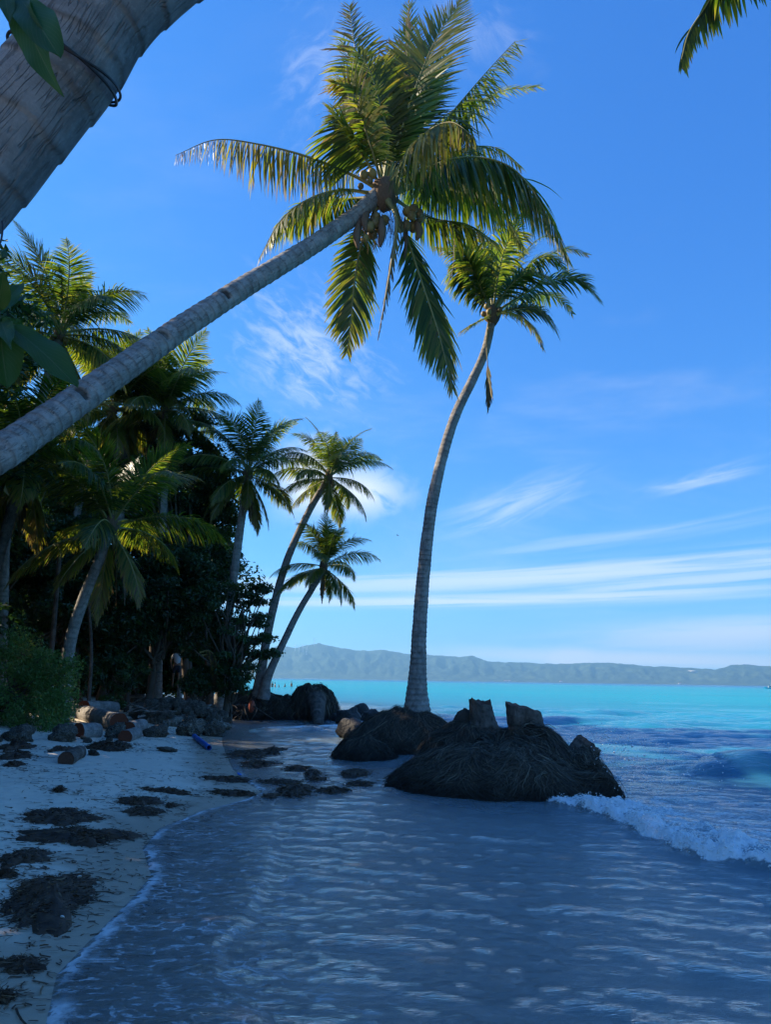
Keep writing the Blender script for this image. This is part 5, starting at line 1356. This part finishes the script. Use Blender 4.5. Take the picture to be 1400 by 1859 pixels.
# dark rocks between the mounds
mt_drock, t = material('wet dark rock'); n = t.noise(t.obj(), 3.0, 6, 0.7)
t.out(t.pbr(t.mix(n, (0.018, 0.016, 0.014), (0.075, 0.065, 0.055)), 0.6, t.bump(n, 1.0, 0.1), spec=0.4))
DR = []
for k in range(3):
    V, F = ICO3; me = mk('shore_rock', V * (1 + 0.3 * fbm(V * 1.7, 4, 330 + k))[:, None], F, mt_drock); DR.append(me)
for k, (lab, x, y, hw) in enumerate([('dark wet rock touching the left flank of the palm mound', 632, 1316, 24), ('highest dark rock between the round root ball and the palm mound', 652, 1305, 20), ('small dark rock against the round root ball', 614, 1312, 14),
                                     ('dark lump at the water side of the palm mound', 672, 1308, 15), ('broad dark rock at the foot of the palm mound, above the small root clump', 640, 1338, 26)]):
    rock(lab, x, y, hw, .8, 0, 'dark shore rocks', mesh=DR[k % 3], name='shore_rock', Y=None)


def log(label, pa, pb, r_, name='palm_log', mats=None, group='cut palm logs', up=0.0, cat='log', hollow=True, za=None, zb=None):
    a, b = GT(*pa), GT(*pb)
    a.z += r_ * 0.55 + up + (za or 0); b.z += r_ * 0.55 + up + (zb or 0)
    root = thing(name, label, cat, ((a + b) / 2) - Vector((0, 0, r_)), group); org = root.location
    P = spline([a, (a + b) / 2, b], 16)[0]; s = np.linspace(0, 1, 16)
    disp = 1 + 0.05 * fbm(np.stack([np.broadcast_to(np.cos(np.linspace(0, 6.28, 22))[None] * 2, (16, 22)), np.broadcast_to(np.sin(np.linspace(0, 6.28, 22))[None] * 2, (16, 22)), np.broadcast_to(s[:, None] * 6, (16, 22))], -1).reshape(-1, 3), 3, 9).reshape(16, 22)
    V, Q, T_, uv = tube(P, r_, 22, disp, cap=False)
    g = Geo(); g.add(V, Q, uv=uv, scar=np.repeat(np.clip(np.sin(s * 33 + 2 * np.sin(s * 9)), 0, 1) ** 3 * 0.45, 22)); obj('bark', g.mesh('bark', [(mats or [mt_bark])[0]], True, org), root)
    for k, (e0, dr) in enumerate(((0, -1), (15, 1))):
        ring = V[e0 * 22:(e0 + 1) * 22]; c = ring.mean(0); T0 = norm(P[-1] - P[0]) * dr
        cap = np.vstack([ring, ring * 0.88 + c * 0.12 - T0 * 0.01, c - T0 * 0.015]); j = np.arange(22); j2 = (j + 1) % 22
        g = Geo(); g.add(cap, np.stack([j, j2, 22 + j2, 22 + j], 1), np.stack([np.full(22, 44), 22 + j, 22 + j2], 1))
        obj('cut_end', g.mesh('cut_end', [(mats or [0, mt_red_end])[1]], False, org), root)
    return root


log('thick palm log with red brown cut end, in the middle of the pile', (214, 1330), (150, 1304), 0.24, za=0.10)
log('upper grey palm log lying across the back of the log pile', (150, 1302), (206, 1302), 0.20, up=0.18)
log('short pale grey palm log at the left of the pile, red brown end turned left', (140, 1338), (174, 1337), 0.19)
log('small dark log stub with red brown face lowest in the log pile', (226, 1346), (246, 1338), 0.15)
log('log stub with round red brown face right of the thick log', (232, 1332), (256, 1324), 0.18)
log('short dark rounded palm log alone on the open sand', (118, 1388), (142, 1374), 0.125, mats=[mt_bark_dark, mt_endgrain])
log('fallen grey trunk lying on the bank above the inlet', (350, 1285), (436, 1296), 0.17, up=0.12)
log('thin pale broken log lying among the rubble top', (302, 1284), (325, 1297), 0.07, up=0.35)
# driftwood sticks on the rubble
for k in range(22):
    x, y = gq.uniform(238, 330), gq.uniform(1282, 1318); p = GT(x, y); p.z += 0.12; a = gq.uniform(-0.5, 0.9); L_ = gq.uniform(0.5, 1.3)
    P = np.array([list(p + Vector((math.cos(a) * L_ * q, gq.normal(0, .05), 0.30 + math.sin(a) * L_ * q * 0.5 + gq.normal(0, .02)))) for q in np.linspace(-.5, .5, 7)])
    V, Q, T_, uv = tube(P, np.linspace(0.022, 0.009, 7) * gq.uniform(.7, 1.5), 6); g = Geo(); g.add(V, Q, T_, uv=uv)
    o = obj('driftwood_stick', g.mesh('driftwood_stick', [mt_bark], True, p)); o.location = p
    tag(o, 'grey driftwood stick lying over the rubble heap', 'driftwood', 'driftwood sticks on the rubble')
# roots at the far bank
for k in range(10):
    p = Vector((W(440, 1290, 28.5).x + gq.uniform(-.6, .5), 28.3 + gq.uniform(-.3, .4), 0.1)); P = spline([p + Vector((0, 0, .5)), p + Vector((gq.normal(0, .35), -.2, .35)), p + Vector((gq.normal(0, .7), -.4, -.05))], 10)[0]
    V, Q, T_, uv = tube(P, np.linspace(0.035, 0.012, 10), 6); g = Geo(); g.add(V, Q, T_, uv=uv); o = obj('exposed_root', g.mesh('exposed_root', [mt_bark_dark], True, p)); o.location = p
    tag(o, 'bare root hanging from the bank under the twin palms', 'root', 'bare roots at the twin palms')

# ------------------------------------------------------------------ seaweed left by the tide
mt_weed, t = material('brown seaweed')
tn = t.attr('tone'); n = t.noise(t.obj(), 18.0, 4)
t.out(t.pbr(t.ramp(t.math('ADD', tn, t.math('MULTIPLY', t.math('SUBTRACT', n, .5), .3), clamp=True), [(0.0, (0.028, 0.016, 0.010)), (0.5, (0.085, 0.048, 0.025)), (0.85, (0.17, 0.10, 0.05)), (1.0, (0.28, 0.20, 0.10))]), 0.65, t.bump(n, 0.5, 0.01), spec=0.3))


def weed(label, px, py, wx, wy, h=0.06, seed=0, dens=1.0, group='heaps of brown seaweed', thread=0.010):
    c = GT(px, py); l, r_ = GT(px - wx, py), GT(px + wx, py); n_, f_ = GT(px, py + wy), GT(px, py - wy)
    rx, ry = max((r_.x - l.x) / 2, .05) * .88, max((f_.y - n_.y) / 2, .05) * .85; cy = (f_.y + n_.y) / 2; cx = c.x
    g = np.random.default_rng(seed); na, nr = 64, 12
    S, A = np.meshgrid(np.linspace(0, 1, nr), np.linspace(0, 2 * np.pi, na, endpoint=False), indexing='ij')

    def place(a, s):
        q = np.c_[np.cos(a) * 1.7, np.sin(a) * 1.7, np.zeros(len(a))]
        out = 1 + 0.42 * fbm(q, 4, seed) + 0.22 * vnoise(q * 5, seed + 3)
        x = cx + rx * np.cos(a) * s * out; y = cy + ry * np.sin(a) * s * out
        gzv = np.maximum(ground_z(np.c_[x, y]), -0.01)
        hz = 0.75 * h * (1 - s ** 2) * (0.5 + 0.9 * np.abs(fbm(np.c_[x * 4, y * 4, x * 0], 4, seed + 7))) + 0.012 * (1 - s)
        return np.c_[x, y, gzv + hz - 0.012 * (s > 0.97)]
    V = place(A.ravel(), S.ravel()); V[:, 2] += np.abs(fbm(V * 14, 3, seed)) * 0.02 * (S.ravel() < 0.97)
    i = np.arange(nr - 1)[:, None] * na; j = np.arange(na)[None]; j2 = (j + 1) % na
    Q = np.stack([i + j, i + na + j, i + na + j2, i + j2], -1).reshape(-1, 4)
    g_ = Geo(); g_.add(V, Q, tone=np.clip(0.25 + 0.25 * fbm(V * 9, 3, seed), 0, 1))
    k = int(np.clip(1300 * dens * rx * ry * 4 + 120, 120, 3600)); a0 = g.uniform(0, 2 * np.pi, k); s0 = np.sqrt(g.random(k)) * (1.06 + 0.5 * (g.random(k) < 0.22) * g.random(k))
    p = place(a0, s0); an = g.uniform(0, 2 * np.pi, k); Ps = np.zeros((k, 5, 3)); ln_ = g.uniform(0.03, 0.13, k) * (0.7 + 0.5 * min(1, rx))
    for q in range(5):
        Ps[:, q] = p; an = an + g.normal(0, 0.7, k); p = p + np.c_[np.cos(an), np.sin(an), g.normal(0, 0.16, k)] * (ln_ / 4)[:, None]
    gzs = np.maximum(ground_z(Ps.reshape(-1, 3)[:, :2]), 0).reshape(k, 5); Ps[..., 2] = np.maximum(Ps[..., 2] + g.uniform(0, 0.015, (k, 1)), gzs + 0.003)
    wd = norm(g.normal(0, 1, (k, 1, 3)) * np.array([1, 1, 0.4])); V2, Q2 = ribbons(Ps, np.broadcast_to(wd, Ps.shape), thread * g.uniform(.5, 1.5, k)[:, None] * np.array([.8, 1, 1, .8, .4])[None])
    g_.add(V2, Q2, tone=np.clip(np.repeat(g.beta(1.8, 2.2, k), 10), 0, 1))
    org = Vector((cx, cy, c.z)); o = obj('seaweed_heap', g_.mesh('seaweed_heap', [mt_weed], True, org)); o.location = org
    return tag(o, label, 'seaweed', group)


WEED = [('biggest brown seaweed heap beside the foam edge at the lower left', 78, 1642, 112, 66, .11, 1.0), ('small seaweed tuft below the biggest heap, next to the foam', 36, 1755, 46, 15, .05, 1), ('seaweed scrap in the lower left corner', 4, 1815, 22, 12, .04, 1),
        ('tapering seaweed heap just above the biggest one, at the left edge', 42, 1560, 46, 18, .06, 1), ('long seaweed heap reaching right towards the foam, second above the biggest', 145, 1521, 116, 20, .08, 1), ('seaweed heap joined above the long heap', 112, 1484, 78, 17, .07, 1),
        ('seaweed patch with pointed right end, right of the joined heaps', 262, 1476, 40, 9, .05, 1), ('narrow seaweed patch above the pointed one', 254, 1456, 42, 9, .05, 1), ('thin seaweed line between the left heaps and the frame edge', 10, 1590, 24, 8, .04, 1),
        ('round seaweed lump alone nearest the foam on the wet sand', 535, 1437, 34, 12, .10, 1.3), ('flat seaweed strip right of the round lump', 606, 1436, 33, 6, .06, 1.2), ('long thin seaweed band at the upper edge of the wet sand', 428, 1442, 50, 5, .05, 1),
        ('seaweed tuft left of the round lump', 492, 1446, 16, 5, .05, 1), ('seaweed tuft standing in the bright film of water', 567, 1405, 15, 7, .08, 1.2), ('seaweed patch below the tuft in the bright film', 572, 1416, 20, 5, .05, 1),
        ('upper of two seaweed patches right of the bright film', 646, 1405, 25, 7, .08, 1.2), ('lower of two seaweed patches right of the bright film', 652, 1424, 26, 5, .06, 1.2), ('brown seaweed fringe trailing from the big root mass', 728, 1412, 26, 9, .10, 1.2),
        ('seaweed clump at the inlet, farthest along the wet sand', 496, 1364, 24, 6, .10, 1), ('broad seaweed spread left of the inlet clump', 452, 1370, 34, 9, .07, 1), ('seaweed patch below the broad spread', 462, 1388, 36, 7, .06, 1), ('seaweed streak beside the round lump, above it', 540, 1395, 22, 5, .05, 1),
        ('seaweed band in the middle of the wet sand', 500, 1421, 42, 5, .05, 1), ('seaweed wisp left of the band on the wet sand', 420, 1416, 50, 5, .04, .9), ('dry weed bank in front of the log pile', 200, 1357, 62, 10, .12, .7), ('dark weed heap at the left frame edge below the coral lump', 30, 1358, 34, 9, .12, .7),
        ('ragged weed heap under the left coral lump, second from the top', 28, 1374, 38, 8, .10, .7), ('flat weed strip lowest of the heaps at the upper left edge', 16, 1391, 24, 6, .06, .7), ('weed heap left of the short dark log', 106, 1362, 20, 6, .1, .7), ('small dark weed lump alone on the open sand', 106, 1436, 9, 5, .05, 1.4),
        ('thin weed line across the sand above the pointed patch', 300, 1437, 60, 4, .03, .9), ('weed crumb right of the pointed patch', 310, 1464, 10, 3, .03, 1)]
for k, q in enumerate(WEED): weed(*q[:6], seed=400 + k, dens=q[6], thread=0.010 if q[2] > 1450 else 0.016)
# loose bits of weed all over the sand
k = 7000; gx = np.random.default_rng(44); X = gx.uniform(-11, 0, k * 4); Yv = gx.uniform(4, 26, k * 4); sdv = shore_dist(np.c_[X, Yv]); den = fbm(np.c_[X * .8, Yv * 1.2, X * 0], 3, 91)
ok = (sdv > -0.3) & (sdv < 6) & (den + gx.normal(0, .35, k * 4) > 0.0); X, Yv = X[ok][:k], Yv[ok][:k]
for q_ in WEED:
    c_ = GT(q_[1], q_[2]); e_ = GT(q_[1] + q_[3], q_[2]); w_ = abs(e_.x - c_.x); n_ = int(60 + 160 * w_)
    X = np.concatenate([X, c_.x + gx.normal(0, 0.85 * w_ + .15, n_)]); Yv = np.concatenate([Yv, c_.y + gx.normal(0, 0.45 * w_ + .12, n_)])
k = len(X)
an = gx.normal(0.1, 0.7, k); ln_ = gx.uniform(.02, .11, k) * np.where(gx.random(k) < .1, 2.0, 1); p0 = np.c_[X, Yv]; Ps = np.zeros((k, 4, 3))
for q in range(4):
    Ps[:, q, :2] = p0; an += gx.normal(0, .4, k); p0 = p0 + np.c_[np.cos(an), np.sin(an)] * (ln_ / 3)[:, None]
Ps[..., 2] = np.maximum(ground_z(Ps[..., :2].reshape(-1, 2)), 0.0).reshape(k, 4) + gx.uniform(.005, .012, (k, 1))
wd = norm(np.c_[-np.sin(an), np.cos(an), gx.normal(0, .3, k)])[:, None] * np.ones((1, 4, 1)); V, Q = ribbons(Ps, wd, np.full((k, 4), .009) * gx.uniform(.5, 1.6, (k, 1)))
g = Geo(); g.add(V, Q, tone=np.repeat(gx.beta(2, 2, k), 8)); o = obj('beach_litter', g.mesh('beach_litter', [mt_weed], True)); tag(o, kind='stuff')

# ------------------------------------------------------------------ small things
mt_blue, t = material('blue plastic'); t.out(t.pbr(t.mix(t.noise(t.obj(), 6, 3), (0.02, 0.10, 0.36), (0.03, 0.16, 0.50)), 0.45, spec=0.4))
a, b = GT(352, 1342), GT(379, 1362); bp = thing('plastic_pipe', 'short blue plastic pipe half sunk at the edge of the wet sand', 'pipe', (a + b) / 2)
P = spline([a + Vector((0, 0, .07)), (a + b) / 2 + Vector((0, 0, .06)), b + Vector((0, 0, .05))], 8)[0]
V, Q, T_, uv = tube(P, 0.060, 14, cap=False); V2, Q2, _, _ = tube(P, 0.050, 14, cap=False)
g = Geo(); g.add(V, Q); g.add(V2, Q2[:, ::-1]); j = np.arange(14); j2 = (j + 1) % 14; n0 = len(V)
for e0 in (0, 7): g.Q.append(np.stack([e0 * 14 + j, e0 * 14 + j2, n0 + e0 * 14 + j2, n0 + e0 * 14 + j], 1)); g.mq.append(np.zeros(14, int))
obj('tube', g.mesh('tube', [mt_blue], True, bp.location), bp)
mt_red, t = material('faded red plastic'); t.out(t.pbr(t.mix(t.noise(t.obj(), 7, 3), (0.30, 0.06, 0.035), (0.42, 0.12, 0.07)), 0.6))
p = Vector((W(457, 1282, 28.0).x, 28.0, W(457, 1282, 28.0).z)); V, F = ICO2
o = obj('float', mk('float', V * np.array([.13, .10, .24]) * (1 + .18 * vnoise(V * 2, 3))[:, None], F, mt_red)); o.location = p; tag(o, 'faded red plastic float caught in the roots under the twin palms', 'float')
mt_white, t = material('white paint'); t.out(t.pbr((0.78, 0.78, 0.76), 0.5))
for lab, x, y, s in (('white shell fragment on the biggest seaweed heap, nearer its top', 141, 1619, .022), ('white shell fragment at the foam side of the biggest seaweed heap', 109, 1697, .020), ('pale blue plastic scrap on the wet sand among weed', 434, 1408, .05)):
    p = GT(x, y); V, F = ICO2; V = V * np.array([1, .7, .35]); V[:, 2] = np.where(V[:, 2] < 0, V[:, 2] * .2, V[:, 2]); V = V * (1 + .15 * vnoise(V * 3, 4))[:, None] * s
    o = obj('shell' if s < .04 else 'plastic_scrap', mk('shell', V, F, mt_white if s < .04 else mt_blue)); o.location = p + Vector((0, 0, .10 if s < .04 else .02)); o.rotation_euler = (.5, .4, x); tag(o, lab, 'shell' if s < .04 else 'scrap')

# spray flung up where the swell meets the root mass
mt_spray, t = material('sea spray'); t.out(t.pbr((0.85, 0.87, 0.88), 0.15, spec=0.5))
V, F = icosphere(1); k = 620; pc = W(1085, 1345, 11.6); gs = np.random.default_rng(8)
q = np.stack([pc.x + np.abs(gs.normal(0, .75, k)) - 0.2, 11.5 + gs.normal(0, .5, k), np.abs(gs.normal(0, .34, k))], 1); q[:, 2] = (1.0 - 0.30 * (q[:, 0] - pc.x)) * gs.random(k) ** 1.3 * 0.95 + 0.05
s = gs.uniform(.003, .011, k) * np.where(gs.random(k) < .06, 1.9, 1)
Vs = (V[None] * s[:, None, None] * np.array([1.2, 1, 1]) + q[:, None]).reshape(-1, 3); Fs = (F[None] + (np.arange(k) * len(V))[:, None, None]).reshape(-1, 3)
o = obj('spray', mk('spray', Vs, Fs, mt_spray)); tag(o, kind='stuff')
# froth lumps of the breaking crest
k = 5200; par = gs.uniform(0, 1, k) ** .9; L_ = BREAK; sl_ = np.concatenate([[0], np.cumsum(np.hypot(*np.diff(L_, axis=0).T))]); par = par * sl_[-1]
cx_ = np.interp(par, sl_, L_[:, 0]); cy_ = np.interp(par, sl_, L_[:, 1]); i_ = np.clip(np.searchsorted(sl_, par) - 1, 0, len(L_) - 2); dd = norm(np.diff(L_, axis=0))[i_]; off = np.abs(gs.normal(0, .26, k)) - 0.03
X = cx_ - dd[:, 1] * off; Yv = cy_ + dd[:, 0] * off; P2 = np.c_[X, Yv]; z_, fm_, _lz = sea_state(P2, shore_dist(P2), np.full(k, .03)); ok = fm_ > 0.25
X, Yv, z_ = X[ok], Yv[ok], z_[ok]; k = len(X); s = gs.uniform(.004, .014, k) * np.exp(-np.abs(gs.normal(0, .5, k)))
zz = z_ + gs.random(k) ** 2 * 0.05
Vs = (V[None] * s[:, None, None] * np.array([1.2, 1.2, .8]) + np.c_[X, Yv, zz][:, None]).reshape(-1, 3); Fs = (F[None] + (np.arange(k) * len(V))[:, None, None]).reshape(-1, 3)
mt_froth, t = material('froth'); t.out(t.pbr((0.80, 0.81, 0.81), 0.7, spec=0.2)); o = obj('froth', mk('froth', Vs, Fs, mt_froth)); tag(o, kind='stuff')

# ------------------------------------------------------------------ people
mt_skin, t = material('skin'); t.out(t.pbr((0.30, 0.17, 0.11), 0.55)); mt_shirt, t = material('white shirt'); t.out(t.pbr((0.75, 0.75, 0.76), 0.85)); mt_hair, t = material('dark hair'); t.out(t.pbr((0.015, 0.012, 0.011), 0.6)); mt_short, t = material('dark shorts'); t.out(t.pbr((0.03, 0.035, 0.05), 0.85))


def body_mesh(name, J, E_, rad, mat):
    me = bpy.data.meshes.new(name + '_sk'); me.from_pydata(J, E_, []); o = bpy.data.objects.new(name + '_sk', me); COL.objects.link(o)
    m_ = o.modifiers.new('s', 'SKIN'); sk = me.skin_vertices[0].data
    for v, r_ in zip(sk, rad): v.radius = (r_, r_ * .8)
    sk[0].use_root = True; o.modifiers.new('u', 'SUBSURF').levels = 1
    dg = bpy.context.evaluated_depsgraph_get(); out = bpy.data.meshes.new_from_object(o.evaluated_get(dg)); out.name = name
    bpy.data.objects.remove(o); bpy.data.meshes.remove(me); out.materials.clear(); out.materials.append(mat)
    for p_ in out.polygons: p_.use_smooth = True
    return out


Jb = [(0, 0, .95), (0, 0, 1.15), (0, 0, 1.38), (0, 0, 1.50), (0, .02, 1.60), (0, .02, 1.70), (.17, 0, 1.38), (.24, 0, 1.12), (.22, -.08, .88), (.21, -.12, .80), (-.17, 0, 1.38), (-.25, 0, 1.12), (-.23, -.06, .88), (-.22, -.09, .80), (.09, 0, .88), (.10, -.03, .48), (.10, 0, .08), (.10, -.14, .03), (-.09, 0, .88), (-.11, .05, .48), (-.10, .10, .08), (-.10, -.04, .03)]
Eb = [(0, 1), (1, 2), (2, 3), (3, 4), (4, 5), (2, 6), (6, 7), (7, 8), (8, 9), (2, 10), (10, 11), (11, 12), (12, 13), (0, 14), (14, 15), (15, 16), (16, 17), (0, 18), (18, 19), (19, 20), (20, 21)]
rb = [.14, .13, .14, .055, .085, .075, .06, .045, .035, .035, .06, .045, .035, .035, .085, .06, .04, .035, .085, .06, .04, .035]
bm_ = body_mesh('body', Jb, Eb, rb, mt_skin); sh_ = body_mesh('shirt', [(0, 0, .93), (0, 0, 1.15), (0, 0, 1.36), (0, 0, 1.45), (.17, 0, 1.38), (.225, 0, 1.2), (-.17, 0, 1.38), (-.235, 0, 1.2)], [(0, 1), (1, 2), (2, 3), (2, 4), (4, 5), (2, 6), (6, 7)], [.165, .155, .16, .07, .075, .065, .075, .065], mt_shirt)
hr_ = mk('hair', ICO2[0] * np.array([.092, .105, .085]) + np.array([0, .035, 1.725]), ICO2[1], mt_hair); so_ = body_mesh('shorts', [(0, 0, .98), (0, 0, .90), (.09, 0, .84), (.10, -.01, .60), (-.09, 0, .84), (-.105, .02, .60)], [(0, 1), (1, 2), (2, 3), (1, 4), (4, 5)], [.15, .15, .10, .09, .10, .09], mt_short)
b = gbase(318, 31); b.z = max(b.z, W(318, 1247, 31).z - 0.05)
pr = thing('person', 'person in a white shirt standing on the shaded path under the trees', 'person', b)
for nm, me in (('body', bm_), ('shirt', sh_), ('hair', hr_), ('shorts', so_)): obj(nm, me, pr)
pr.rotation_euler.z = 0.5
for k, (lab, x, sink, rz) in enumerate([('swimmer nearest the twin palm trunks, waist deep, one of two close together', 494, -.80, .3), ('swimmer right beside the one nearest the twin palms', 499, -.95, 2.0), ('swimmer in the middle, only head above water', 506, -1.35, 1.0), ('swimmer between the head in the middle and the farthest right one', 517, -1.2, 4.0), ('swimmer farthest right, upright in the shallow bay', 529, -.78, .8)]):
    p = G(x, 1247.5 if k < 3 else 1246.8, 0); p = Vector((p.x, p.y, sink)); s = thing('person', lab, 'person', p, 'swimmers in the bay'); s.rotation_euler.z = rz
    obj('body', bm_, s); obj('hair', hr_, s)

# ------------------------------------------------------------------ boat at the right edge
mt_teal, t = material('turquoise hull paint'); t.out(t.pbr((0.02, 0.36, 0.46), 0.4)); mt_glass, t = material('dark glass'); t.out(t.pbr((0.02, 0.03, 0.04), 0.1, spec=0.6))
p = G(1398, 1247.0, 0); p = Vector((W(1398, 1244, 420).x, 420, -0.2)); bt = thing('boat', 'small white boat with turquoise hull on the bay at the right edge', 'boat', p)
st_ = np.linspace(0, 1, 14); half = 1.05 * np.sin(np.clip(st_ * 1.15 + .28, 0, 1.57)) * np.clip((1 - st_) * 3.2, .02, 1) ** .7; V = []
for s_, hw_ in zip(st_, half):
    x_ = -3.6 + 7.6 * s_; sheer = .95 + .55 * s_ ** 2
    V += [(x_, -hw_, sheer), (x_, -hw_ * .8, .35), (x_, 0, 0.0), (x_, hw_ * .8, .35), (x_, hw_, sheer), (x_, 0, sheer - .08)]
Q = [];
for i in range(13):
    for j in range(6): Q.append((i * 6 + j, i * 6 + (j + 1) % 6, i * 6 + 6 + (j + 1) % 6, i * 6 + 6 + j))
obj('hull', mk('hull', np.array(V), np.array(Q), mt_teal, smooth=False), bt)


def boxg(g, c, s, mat=0):
    c, s = np.array(c, float), np.array(s, float) / 2; V = np.array([(x, y, z) for x in (-1, 1) for y in (-1, 1) for z in (-1, 1)]) * s + c
    g.add(V, np.array([(0, 1, 3, 2), (4, 6, 7, 5), (0, 4, 5, 1), (2, 3, 7, 6), (0, 2, 6, 4), (1, 5, 7, 3)]), mat=mat)


g = Geo(); boxg(g, (-.6, 0, 1.75), (3.0, 1.5, 1.3)); boxg(g, (-.6, 0, 2.46), (3.5, 1.8, .1)); obj('cabin', g.mesh('cabin', [mt_white], False), bt)
g = Geo(); boxg(g, (-.6, 0, 1.95), (2.4, 1.53, .5)); boxg(g, (.92, 0, 1.95), (.04, 1.2, .5)); obj('window_band', g.mesh('window_band', [mt_glass], False), bt)
g = Geo(); V, Q, T_, uv = tube([(-.6, 0, 2.5), (-.6, 0, 4.4)], [.05, .03], 6); g.add(V, Q, T_); obj('mast', g.mesh('mast', [mt_white], True), bt)
bt.rotation_euler.z = 2.9; bt.scale = (.75, .75, .75)

# ------------------------------------------------------------------ wind turbines and houses far across the bay
tmesh = Geo(); V, Q, T_, uv = tube([(0, 0, 0), (0, 0, 40), (0, 0, 84)], [2.6, 2.0, 1.4], 10); tmesh.add(V, Q, T_); tower = tmesh.mesh('tower', [mt_white])
g = Geo(); boxg(g, (0, 1.5, 85.5), (3.4, 9, 3.6)); nac = g.mesh('nacelle', [mt_white], False)
g = Geo(); V, Q, T_, uv = tube([(0, 0, 0), (.9, 0, 8), (.5, 0, 24), (0, 0, 40)], [1.0, 1.7, 1.0, .25], 6); V[:, 1] *= .4; g.add(V, Q, T_); blade = g.mesh('blade', [mt_white])
for k, (lab, x, s, ph) in enumerate([('leftmost white wind turbine on the hill, beside the twin palm trunk', 536, .46, .2), ('second wind turbine from the left on the hill', 543, .42, .9), ('middle wind turbine of the row on the hill', 549, .44, 1.5), ('fourth wind turbine from the left on the hill', 554, .42, .5), ('tallest wind turbine, on the right of the row near the hill top', 571, .52, 1.1)]):
    p = hill_point(x, s); p.z -= 6; tb_ = thing('wind_turbine', lab, 'wind turbine', p, 'wind turbines on the hill'); obj('tower', tower, tb_); obj('nacelle', nac, tb_)
    for q in range(3):
        o = obj('blade', blade, tb_); o.location = (0, -4, 85.5); o.rotation_euler = (0, ph + q * 2.0944, 0)
gw = Geo(); boxg(gw, (0, 0, 4), (26, 14, 8)); wl = gw.mesh('wall', [mt_white], False)
mt_roof, t = material('red tin roof'); t.out(t.pbr((0.30, 0.10, 0.06), 0.6))
rfV = np.array([(-14, -8.5, 8.02), (14, -8.5, 8.02), (14, 8.5, 8.02), (-14, 8.5, 8.02), (-12, 0, 12.5), (12, 0, 12.5)], float); rf = mk('roof', rfV, [np.array([(0, 1, 5, 4), (2, 3, 4, 5), (3, 2, 1, 0)]), np.array([(1, 2, 5), (3, 0, 4)])], mt_roof, smooth=False)
for k, (lab, x) in enumerate([('white house on the far shore below the hills, right of the slanted stump', 925, ), ('smaller white house just left of the other on the far shore', 918), ('white house alone on the far shore, left of the tall palm trunk', 1016), ('white house on the far shore towards the right', 1232)]):
    p = hill_point(x, 0.035); p.z = max(p.z, 2.0); h_ = thing('house', lab, 'house', p, 'houses on the far shore'); obj('wall', wl, h_); obj('roof', rf, h_)
p = hill_point(1257, .42); V, F = ICO3; mt_quarry, t = material('bare earth'); t.out(t.pbr(t.mix(t.noise(t.obj(), 3, 4), (.42, .36, .28), (.62, .56, .46)), .9))
o = obj('quarry_scar', mk('quarry_scar', V * np.array([62, 40, 15.0]) * (1 + .3 * fbm(V * 2, 3, 12))[:, None], F, mt_quarry)); o.location = p; tag(o, kind='structure')
# a bird over the bay
g = Geo(); V, F = ICO2; g.add(V * np.array([.07, .26, .06]), None, F)
for sg in (1, -1): g.add(np.array([(0, .10, .02), (sg * .32, .05, .16), (sg * .62, -.10, .08), (sg * .30, -.10, .13), (0, -.08, .02)]), None, np.array([(0, 1, 4), (1, 3, 4), (1, 2, 3)]))
g.add(np.array([(-.05, -.22, 0), (.05, -.22, 0), (.07, -.38, .01), (-.07, -.38, .01)]), np.array([(0, 1, 2, 3)]))
o = obj('bird', g.mesh('bird', [mt_hair])); o.location = W(722, 972, 170); o.rotation_euler = (0, .2, 1.2); tag(o, 'small dark bird flying over the bay left of the tall palm trunk', 'bird')
print('TRIS', sum(len(o.data.loops) - 2 * len(o.data.polygons) for o in sc.objects if o.type == 'MESH'))
